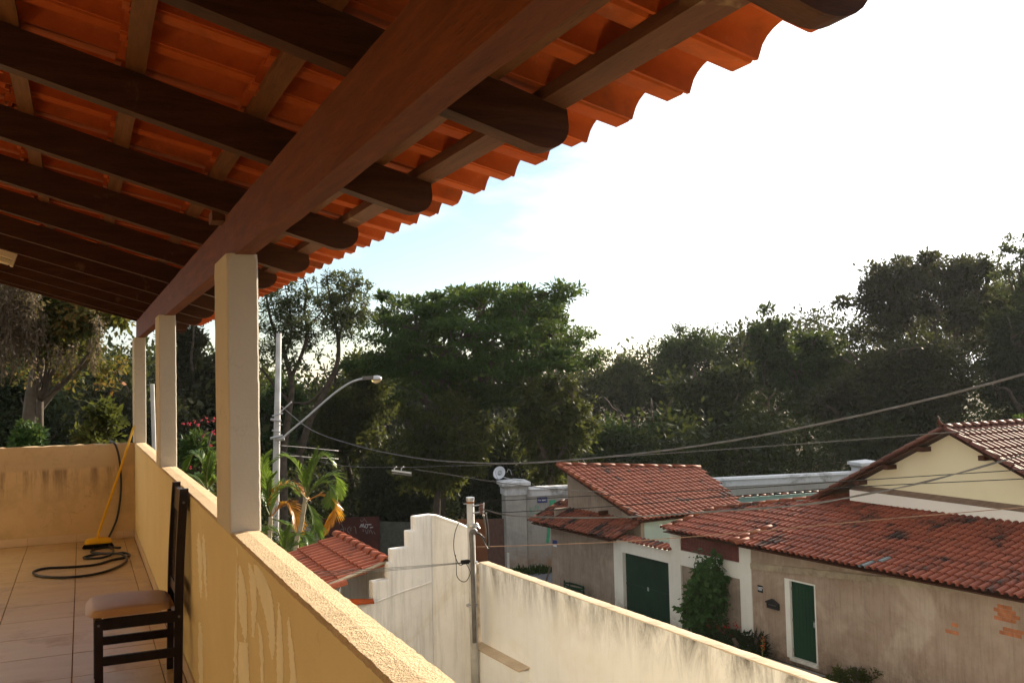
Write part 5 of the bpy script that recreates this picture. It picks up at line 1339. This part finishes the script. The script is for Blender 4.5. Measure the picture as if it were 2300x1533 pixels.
# left: vine-hung tree and what stands behind it
px_tree('vine_tree', 'vine-draped tree with autumn orange leaves left of the columns', (-60, 300, 590, 830), 27, 'leaf_gold', 120, 120, .16, 1, 'umbrella', 0.240, 'bark', GT, .5, .55, .5, flat=1.3, tr=.10, fork=(90, 900))
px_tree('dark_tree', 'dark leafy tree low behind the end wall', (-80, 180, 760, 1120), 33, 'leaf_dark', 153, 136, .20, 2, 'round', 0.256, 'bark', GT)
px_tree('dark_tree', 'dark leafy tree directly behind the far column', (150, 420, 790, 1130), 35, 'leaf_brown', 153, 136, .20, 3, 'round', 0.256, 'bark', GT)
px_tree('garden_shrub', 'bright green shrub close behind the end wall at far left', (10, 120, 925, 1060), 15.5, 'leaf_shrub', 61, 49, .09, 4, 'round', 0.280, 'bark', 'garden shrubs', twigs=False)
px_tree('garden_shrub', 'yellowish shrub close behind the end wall left of the broom', (160, 300, 895, 1060), 16.5, 'leaf_olive', 68, 43, .11, 5, 'round', 0.256, 'bark', 'garden shrubs', twigs=False)
px_tree('mid_tree', 'mid green tree between the first and second columns', (350, 530, 670, 1050), 38, 'leaf_brown', 153, 148, .20, 6, 'round', 0.240, 'bark', GT)
px_tree('slender_tree', 'airy tree with thin forked limbs behind the white pole', (548, 742, 604, 850), 41, 'leaf_airy', 250, 34, .15, 7, 'airy', 0.125, 'bark', GT, .8, .35, flat=.9, tr=.13, limbs=[([(636, 1020), (648, 930), (655, 865), (640, 800), (618, 748), (604, 700), (596, 650)], .16, .04), ([(652, 850), (676, 800), (690, 748), (684, 700), (690, 650), (680, 620)], .10, .03), ([(684, 735), (712, 712), (730, 690)], .05, .02), ([(648, 900), (618, 868), (596, 838), (574, 815), (560, 780)], .08, .03), ([(640, 800), (655, 745), (650, 690), (640, 640)], .06, .02)])
px_tree('slender_tree', 'airy tree with sparse crown left of the big umbrella tree', (690, 845, 596, 775), 43, 'leaf_airy', 230, 34, .15, 8, 'airy', 0.135, 'bark', GT, .8, .35, flat=.9, tr=.13, limbs=[([(672, 1020), (698, 940), (730, 880), (756, 820), (760, 770), (752, 720), (742, 670), (732, 620)], .17, .03), ([(758, 780), (768, 730), (780, 690), (796, 645)], .08, .02), ([(754, 735), (732, 710), (716, 680), (712, 640)], .06, .02), ([(770, 725), (795, 710), (820, 690)], .05, .02), ([(745, 850), (700, 900), (660, 905)], .07, .05)])
px_tree('bushy_tree', 'sunlit bushy tree low behind the street lamp arm', (640, 900, 755, 1090), 54, 'leaf_olive', 187, 136, .24, 9, 'round', 0.208, 'bark', GT)
px_tree('bushy_tree', 'leafy green tree hidden low behind the nearest column', (470, 690, 790, 1110), 50, 'leaf_green', 170, 136, .23, 10, 'round', 0.224, 'bark', GT)
# centre
px_tree('umbrella_tree', 'broad flat-topped dark green umbrella tree in the centre', (770, 1375, 652, 950), 50, 'leaf_umbrella', 430, 170, .22, 11, 'umbrella', 0.200, 'bark', GT, .75, .42, flat=.50, tr=.24, fork=(1010, 960), nl=12)
px_tree('olive_tree', 'olive leaved tree with drooping leaves below the umbrella tree', (850, 1115, 790, 1140), 45, 'leaf_olive', 187, 105, .24, 12, 'round', 0.208, 'bark', GT, .8, .42, .5)
px_tree('olive_tree', 'yellow leaved tree right below the umbrella tree', (1125, 1350, 780, 1130), 46, 'leaf_olive', 187, 105, .24, 13, 'round', 0.208, 'bark', GT, .8, .42, .4)
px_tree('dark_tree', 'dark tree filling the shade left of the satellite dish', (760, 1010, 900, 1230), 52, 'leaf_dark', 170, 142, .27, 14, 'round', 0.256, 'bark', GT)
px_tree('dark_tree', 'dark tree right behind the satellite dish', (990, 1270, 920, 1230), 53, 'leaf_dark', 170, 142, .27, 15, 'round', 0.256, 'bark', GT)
# right, up the hill
px_tree('far_tree', 'pale distant tree at the dip of the skyline', (1335, 1480, 760, 960), 88, 'leaf_airy', 127, 105, .34, 16, 'round', 0.224, 'bark', GT)
px_tree('far_tree', 'distant rounded tree on the middle skyline', (1430, 1670, 742, 1000), 92, 'leaf_green', 110, 220, .34, 17, 'umbrella', 0.260, 'bark', GT)
px_tree('hill_tree', 'dark tree with tufted top left of the tall right-hand tree', (1635, 1800, 680, 960), 72, 'leaf_green', 170, 124, .28, 18, 'round', 0.192, 'bark', GT)
px_tree('hill_tree', 'rounded sunlit hill tree left of the tall right-hand tree', (1700, 1925, 706, 980), 76, 'leaf_green', 187, 142, .30, 19, 'round', 0.208, 'bark', GT)
px_tree('hill_tree', 'dark tree behind the corner house roof', (1290, 1600, 835, 1170), 60, 'leaf_green', 187, 148, .28, 20, 'round', 0.240, 'bark', GT)
px_tree('hill_tree', 'dark green tree above the long grey wall', (1480, 1830, 775, 1150), 62, 'leaf_dark', 204, 161, .28, 21, 'round', 0.224, 'bark', GT)
px_tree('hill_tree', 'huge brownish tree above the yellow house gable', (1750, 2235, 690, 1150), 58, 'leaf_brown', 357, 173, .27, 22, 'round', 0.176, 'bark', GT)
px_tree('tall_tree', 'tall flat-topped tree with sky showing through on the right skyline', (1888, 2300, 566, 850), 74, 'leaf_brown', 170, 220, .29, 23, 'umbrella', 0.220, 'bark', GT, flat=.75, fork=(2090, 850), nl=11)
px_tree('hill_tree', 'dark tree cut by the right edge of the picture', (2180, 2440, 640, 1090), 62, 'leaf_dark', 221, 161, .29, 24, 'round', 0.224, 'bark', GT)
px_tree('slender_tree', 'slim airy tree rising highest at the right edge', (2232, 2370, 505, 740), 66, 'leaf_airy', 130, 44, .22, 25, 'airy', 0.17, 'bark', GT, tr=.18)
px_tree('garden_shrub', 'fresh green shrub tuft just above the yellow house ridge', (2255, 2330, 930, 985), 36, 'leaf_shrub', 27, 43, .14, 26, 'round', 0.320, 'bark', 'garden shrubs', twigs=False)
# the wood behind them closes into one mass
rs = np.random.RandomState(43); cs = []
skx = [-300, 0, 300, 560, 640, 800, 1000, 1200, 1340, 1480, 1650, 1750, 1900, 2100, 2300, 2500]; sky_ = [760, 760, 780, 800, 880, 790, 800, 800, 800, 780, 735, 712, 690, 650, 620, 620]
for k in range(1250):
    x = rs.uniform(-250, 2480); yt = np.interp(x, skx, sky_); dep = np.interp(x, [0, 700, 1400, 2300], [62, 70, 98, 92])*rs.uniform(.92, 1.08)
    y = yt+22+abs(rs.randn())*95 if k % 2 else rs.uniform(yt+60, 1060); p = atd(x, y, dep)
    if p[2] > base_of(p)[2]: cs.append(p)
v, q = leaf_cloud(cs, V3(2.7, 2.7, 2.1), 150, .40, rs, .5)
o = obj('far_wood', np_mesh('far_wood', v, q), MAT['leaf_dark']); tag(o, 'dense far wood closing the view behind the single trees', 'wood', None, 'stuff')
# shade-filled undergrowth behind the walls: one mass
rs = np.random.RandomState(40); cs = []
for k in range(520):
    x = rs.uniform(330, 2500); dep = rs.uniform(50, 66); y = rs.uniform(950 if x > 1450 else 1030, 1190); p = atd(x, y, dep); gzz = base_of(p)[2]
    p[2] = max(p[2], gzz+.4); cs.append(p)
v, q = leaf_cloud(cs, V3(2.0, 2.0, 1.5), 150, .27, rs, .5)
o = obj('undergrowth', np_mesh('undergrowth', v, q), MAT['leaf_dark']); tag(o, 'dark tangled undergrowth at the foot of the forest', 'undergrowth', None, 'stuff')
rs = np.random.RandomState(41); cs = []
for k in range(130):
    x = rs.uniform(-250, 520); dep = rs.uniform(36, 44); y = rs.uniform(880, 1120); cs.append(atd(x, y, dep))
v, q = leaf_cloud(cs, V3(1.5, 1.5, 1.2), 90, .34, rs, .5)
o = obj('undergrowth', np_mesh('undergrowth', v, q), MAT['leaf_brown']); tag(o, 'shaded undergrowth beyond the end wall', 'undergrowth', None, 'stuff')
# grass verge along the far pavement
rs = np.random.RandomState(42); P = []
for k in range(5200):
    x = rs.uniform(5, 18.5); yc = 39.9-(x-7)*.245; P.append((x, yc+rs.uniform(-1.0, .1), sl(x, yc)+.03))
v, q = leaf_cloud(P, V3(.02, .02, .02), 1, .22, rs, .18, .1, -1.6)
tag(obj('verge_grass', np_mesh('verge_grass', v, q), MAT['leaf_green']), 'grass verge between road and far pavement', 'grass', None, 'stuff')

# dry vine curtain on the vine tree and its two pale limbs
vt = thing('dry_vine', 'curtain of dry brown vines hanging at the left edge', 'vine', base_of(atd(30, 700, 25.5)), None)
rs = np.random.RandomState(50); b = MB(); lp = []
for k in range(70):
    x = rs.uniform(-40, 80)+ (rs.rand() < .25)*rs.uniform(0, 220); dep = 25.5+rs.uniform(-.8, .8); y = rs.uniform(600, 660) if x < 90 else rs.uniform(690, 780)
    ln = rs.uniform(60, 230) if x < 90 else rs.uniform(40, 110); pts = []
    for i in range(6):
        t = i/5; pts.append(atd(x+rs.randn()*3*t+6*math.sin(k+3*t), y+ln*t, dep))
    b.tube(spline(pts, 3), .010, 4, False); lp += [p+rs.randn(3)*.05 for p in spline(pts, 6)]
b.build('vine_strands', MAT['bark_pale'], vt)
v, q = leaf_cloud(lp, V3(.14, .14, .16), 5, .10, rs, .4, .2, 1.0)
obj('dry_leaves', np_mesh('dry_leaves', v, q), MAT['leaf_dry'], vt)
lt = thing('leaning_tree', 'pale leaning trunk with forked limbs inside the vine tangle', 'tree', base_of(atd(70, 930, 28)), GT)
b = MB(); gl = base_of(atd(70, 930, 28))
for pts, r0, r1 in (([(66, 980), (72, 900), (84, 830), (98, 770), (112, 725), (138, 690), (160, 660)], .24, .09), ([(80, 930), (120, 880), (170, 835), (215, 800), (240, 780)], .12, .06), ([(98, 770), (150, 770), (190, 745), (240, 720)], .08, .04), ([(90, 800), (60, 740), (40, 700)], .07, .03)):
    S = spline([atd(x, y, 28) for x, y in pts], 5); b.tube(S, list(np.linspace(r0, r1, len(S))), 8)
S = [gl-V3(0, 0, .2), atd(66, 980, 28)]; b.tube(S, [.30, .24], 8)
b.build('trunk', MAT['bark_pale'], lt, True)
rs = np.random.RandomState(52); cs = [atd(rs.uniform(60, 260), rs.uniform(660, 860), 28+rs.uniform(-1, 1)) for k in range(40)]
v, q = leaf_cloud(cs, V3(.45, .45, .4), 70, .13, rs, .55); obj('crown', np_mesh('crown', v, q), MAT['leaf_gold'], lt)

# oleander with pink flowers
ol, ocs = px_tree('oleander', 'oleander bush with pink flowers between the middle and nearest columns', (395, 500, 935, 1140), 16.2, 'leaf_shrub', 40, 60, .13, 30, 'round', .32, 'bark', 'garden shrubs', aspect=.2, up=.1)
rs = np.random.RandomState(53); fc = [atd(x, y, 15.6) for x, y in ((437, 947), (452, 943), (466, 948), (478, 944), (483, 942), (425, 950), (445, 955), (457, 979), (481, 968), (474, 999), (428, 1050), (412, 950), (462, 938))]
v, q = leaf_cloud(fc, V3(.022, .022, .02), 9, .028, rs, .8); obj('blossom', np_mesh('blossom', v, q), MAT['flower_pink'], ol)

# palms
def frond(b, pts, nl, ll, rs, droop=.8, spread=1.0):
    S = spline(pts, 10); acc = np.concatenate([[0], np.cumsum([np.linalg.norm(S[i+1]-S[i]) for i in range(len(S)-1)])]); acc /= acc[-1]
    for k in range(nl):
        t = .12+.88*k/nl; i = min(len(S)-2, int(np.searchsorted(acc, t))-1); i = max(i, 0); p = S[i]+(S[i+1]-S[i])*((t-acc[i])/max(1e-6, acc[i+1]-acc[i]))
        tg = unit(S[i+1]-S[i]); sd_ = np.cross(tg, V3(0, 0, 1)); sd_ = unit(sd_) if np.linalg.norm(sd_) > .1 else V3(1, 0, 0); upv = np.cross(sd_, tg)
        L = ll*(math.sin(math.pi*min(1, t*.86+.10))**.7)*(.85+.3*rs.rand())
        for sg in (1, -1):
            d = unit(tg*.85+sd_*sg*spread+upv*.25+rs.randn(3)*.08); nrm = unit(np.cross(d, tg)); wv = unit(np.cross(d, nrm))*.009*(.8+.6*rs.rand())
            mid = p+d*L*.5-V3(0, 0, droop*L*.16); end = p+d*L*.86-V3(0, 0, droop*L*.52)
            b.add([p-wv*.4, p+wv*.4, mid+wv, mid-wv, end+wv*.25, end-wv*.25], [(0, 1, 2, 3), (3, 2, 4, 5)])
    return S
def palm(label, stem, dep, fronds, seed):
    rs = np.random.RandomState(seed); base = atd(*stem[0], dep); gz_ = base_of(base)
    t = thing('palm', label, 'palm', gz_, 'areca palms beside the terrace')
    S = [atd(x, y, dep) for x, y in stem]; S = [V3(S[0][0]-.05, S[0][1], gz_[2]-.1)]+S
    Sp = spline(S, 8); b = MB(); b.tube(Sp, [(.052 if i % 3 else .058)*(1-.25*i/len(Sp)) for i in range(len(Sp))], 10); b.build('stem', MAT['palm_stem'], t, True)
    for pts, col in fronds:
        P = [atd(x, y, dep+dd) for (x, y), dd in zip(pts, np.linspace(0, rs.uniform(-.45, .45), len(pts)))]
        b = MB(); ll = .33 if len(pts) > 3 else .24
        S = frond(b, P, 72, ll*(dep/18), rs, .25 if len(pts) == 3 else .42, .22 if len(pts) == 3 else .62)
        f = b.build('frond', MAT['leaf_palm' if col == 'g' else 'leaf_palm_dry'], t)
        rb_ = MB(); rb_.tube(S, list(np.linspace(.014, .004, len(S))), 5); rb_.build('rachis', MAT['stem' if col == 'g' else 'leaf_palm_dry'], f, True)
palm('slender palm with one drooping orange frond above the red annex roof', [(664, 1240), (676, 1180), (686, 1118)], 18,
     [([(688, 1115), (696, 1062), (716, 1004)], 'g'), ([(688, 1112), (672, 1055), (640, 1024), (606, 1044)], 'g'), ([(690, 1110), (706, 1052), (728, 1022), (752, 1046)], 'g'),
      ([(690, 1112), (722, 1078), (752, 1068), (760, 1118)], 'g'), ([(690, 1116), (712, 1090), (738, 1086), (742, 1136)], 'g'), ([(692, 1122), (722, 1112), (752, 1138), (734, 1196)], 'o'),
      ([(686, 1118), (660, 1092), (632, 1100), (612, 1140)], 'g'), ([(684, 1120), (700, 1150), (706, 1180), (700, 1215)], 'g')], 60)
palm('leafy palm half hidden by the nearest column', [(604, 1240), (606, 1200), (608, 1160)], 18.6,
     [([(608, 1160), (618, 1110), (640, 1085), (668, 1110)], 'g'), ([(608, 1158), (600, 1090), (590, 1040), (612, 1010)], 'g'), ([(608, 1160), (640, 1130), (660, 1150), (672, 1200)], 'o'),
      ([(606, 1162), (634, 1172), (660, 1190), (668, 1225)], 'g'), ([(606, 1160), (625, 1100), (655, 1090), (690, 1120)], 'o'), ([(606, 1158), (580, 1110), (545, 1110), (520, 1160)], 'g'), ([(608, 1150), (604, 1090), (622, 1060)], 'g')], 61)
palm('low palm clump behind the parapet below the slender palm', [(640, 1300), (641, 1270), (640, 1245)], 17.4,
     [([(640, 1246), (655, 1205), (685, 1205), (700, 1240)], 'g'), ([(640, 1246), (628, 1200), (600, 1190), (580, 1220)], 'g'), ([(640, 1246), (645, 1205), (652, 1180)], 'g'), ([(640, 1246), (660, 1225), (680, 1225), (695, 1255)], 'g')], 62)
palm('bright palm fronds below the oleander', [(462, 1150), (463, 1120), (464, 1100)], 14.6,
     [([(464, 1100), (455, 1040), (436, 1020), (418, 1052)], 'g'), ([(464, 1100), (474, 1045), (490, 1025), (505, 1050)], 'g'), ([(464, 1100), (466, 1050), (474, 1015)], 'g'), ([(464, 1100), (440, 1070), (422, 1080), (412, 1110)], 'g'), ([(464, 1100), (486, 1075), (500, 1085), (508, 1120)], 'g')], 63)
# low leafy filler around the palms
rs = np.random.RandomState(64); cs = [atd(rs.uniform(400, 690), rs.uniform(1190, 1290), rs.uniform(19, 21)) for k in range(46)]
v, q = leaf_cloud(cs, V3(.42, .42, .35), 75, .13, rs, .4); tag(obj('hedge', np_mesh('hedge', v, q), MAT['leaf_dark']), 'dark leafy hedge behind the palms', 'hedge', None, 'stuff')

# shrub climbing the veranda wall and flowers at its foot
def facade_shrub(name, label, box, o_, mat, n, per, leaf, seed, **kw):
    C = atp((box[0]+box[1])/2, box[3], D0+NF*o_, NF); dep = float(-(R.T @ (C-CAM))[2])
    return px_tree(name, label, box, dep, mat, n, per, leaf, seed, base=V3(C[0], C[1], -6.1), grp='plants along the low house', **kw)
facade_shrub('climbing_shrub', 'tall leafy green shrub growing against the veranda wall', (1526, 1650, 1234, 1450), -.55, 'leaf_shrub', 140, 32, .15, 70, kind='airy', clr=.24, aspect=.6, depw=.40, droop=.5)
fs_, fcs = facade_shrub('flower_bush', 'low bush with red flowers at the foot of the white post', (1540, 1700, 1400, 1475), -.75, 'leaf_dark', 46, 60, .13, 71, clr=.34, depw=.5, twigs=False)
rs = np.random.RandomState(72); fc = [atp(x, y, D0+NF*(-1.0), NF) for x, y in ((1592, 1403), (1613, 1407), (1617, 1412), (1637, 1402), (1650, 1406), (1652, 1400), (1625, 1418), (1641, 1424), (1632, 1410), (1660, 1408))]
v, q = leaf_cloud(fc, V3(.05, .05, .05), 6, .05, rs, .7); obj('blossom', np_mesh('blossom', v, q), MAT['flower_red'], fs_)
facade_shrub('grass_tuft', 'grassy tuft between the white post and the green door', (1672, 1730, 1420, 1500), -.5, 'leaf_brown', 22, 70, .17, 73, clr=.36, depw=.35, twigs=False, aspect=.18, up=.1, droop=-.8)
facade_shrub('ground_plant', 'dark ground plants left of the green door step', (1540, 1760, 1455, 1530), -1.1, 'leaf_dark', 60, 60, .13, 74, clr=.40, depw=.6, twigs=False)
facade_shrub('weed_patch', 'weeds growing along the foot of the brown wall', (1840, 2000, 1490, 1545), -.5, 'leaf_olive', 30, 40, .09, 75, clr=.40, depw=.3, twigs=False)
c = atp(1712, 1450, D0+NF*(-.8), NF); ob = thing('orange_bloom', 'single orange flower spike beside the green door', 'flower', c-V3(0, 0, .5), None)
MB().tube([c-V3(0, 0, .75), c, c+V3(.05, 0, .25)], .012, 6).build('stalk', MAT['stem'], ob)
v, q = leaf_cloud([c+V3(.0, 0, -.1), c+V3(.03, 0, .05), c+V3(.05, 0, .2)], V3(.03, .03, .09), 12, .07, np.random.RandomState(76), .5); obj('blossom', np_mesh('blossom', v, q), leafmat('orange_petals', [(0, (.5, .10, .02)), (1, (.7, .2, .04))]), ob)

# ================================================================== AIR
hzm = bpy.data.materials.new('glare_haze'); hzm.use_nodes = True; ht = hzm.node_tree; ht.nodes.clear()  # volume added to lift the dark trees the way lens glare does
ho_ = ht.nodes.new('ShaderNodeOutputMaterial'); hv = ht.nodes.new('ShaderNodeVolumePrincipled')
hv.inputs['Color'].default_value = (.93, .96, 1, 1); hv.inputs['Density'].default_value = HAZE; hv.inputs['Anisotropy'].default_value = .35
ht.links.new(hv.outputs[0], ho_.inputs['Volume'])
hz_ = MB().box((-1700, -1700, -60), (1700, 1700, 26)).build('haze', hzm); hz_['kind'] = 'stuff'; hz_['label'] = 'thin haze volume added in place of lens glare'; hz_['category'] = 'haze'
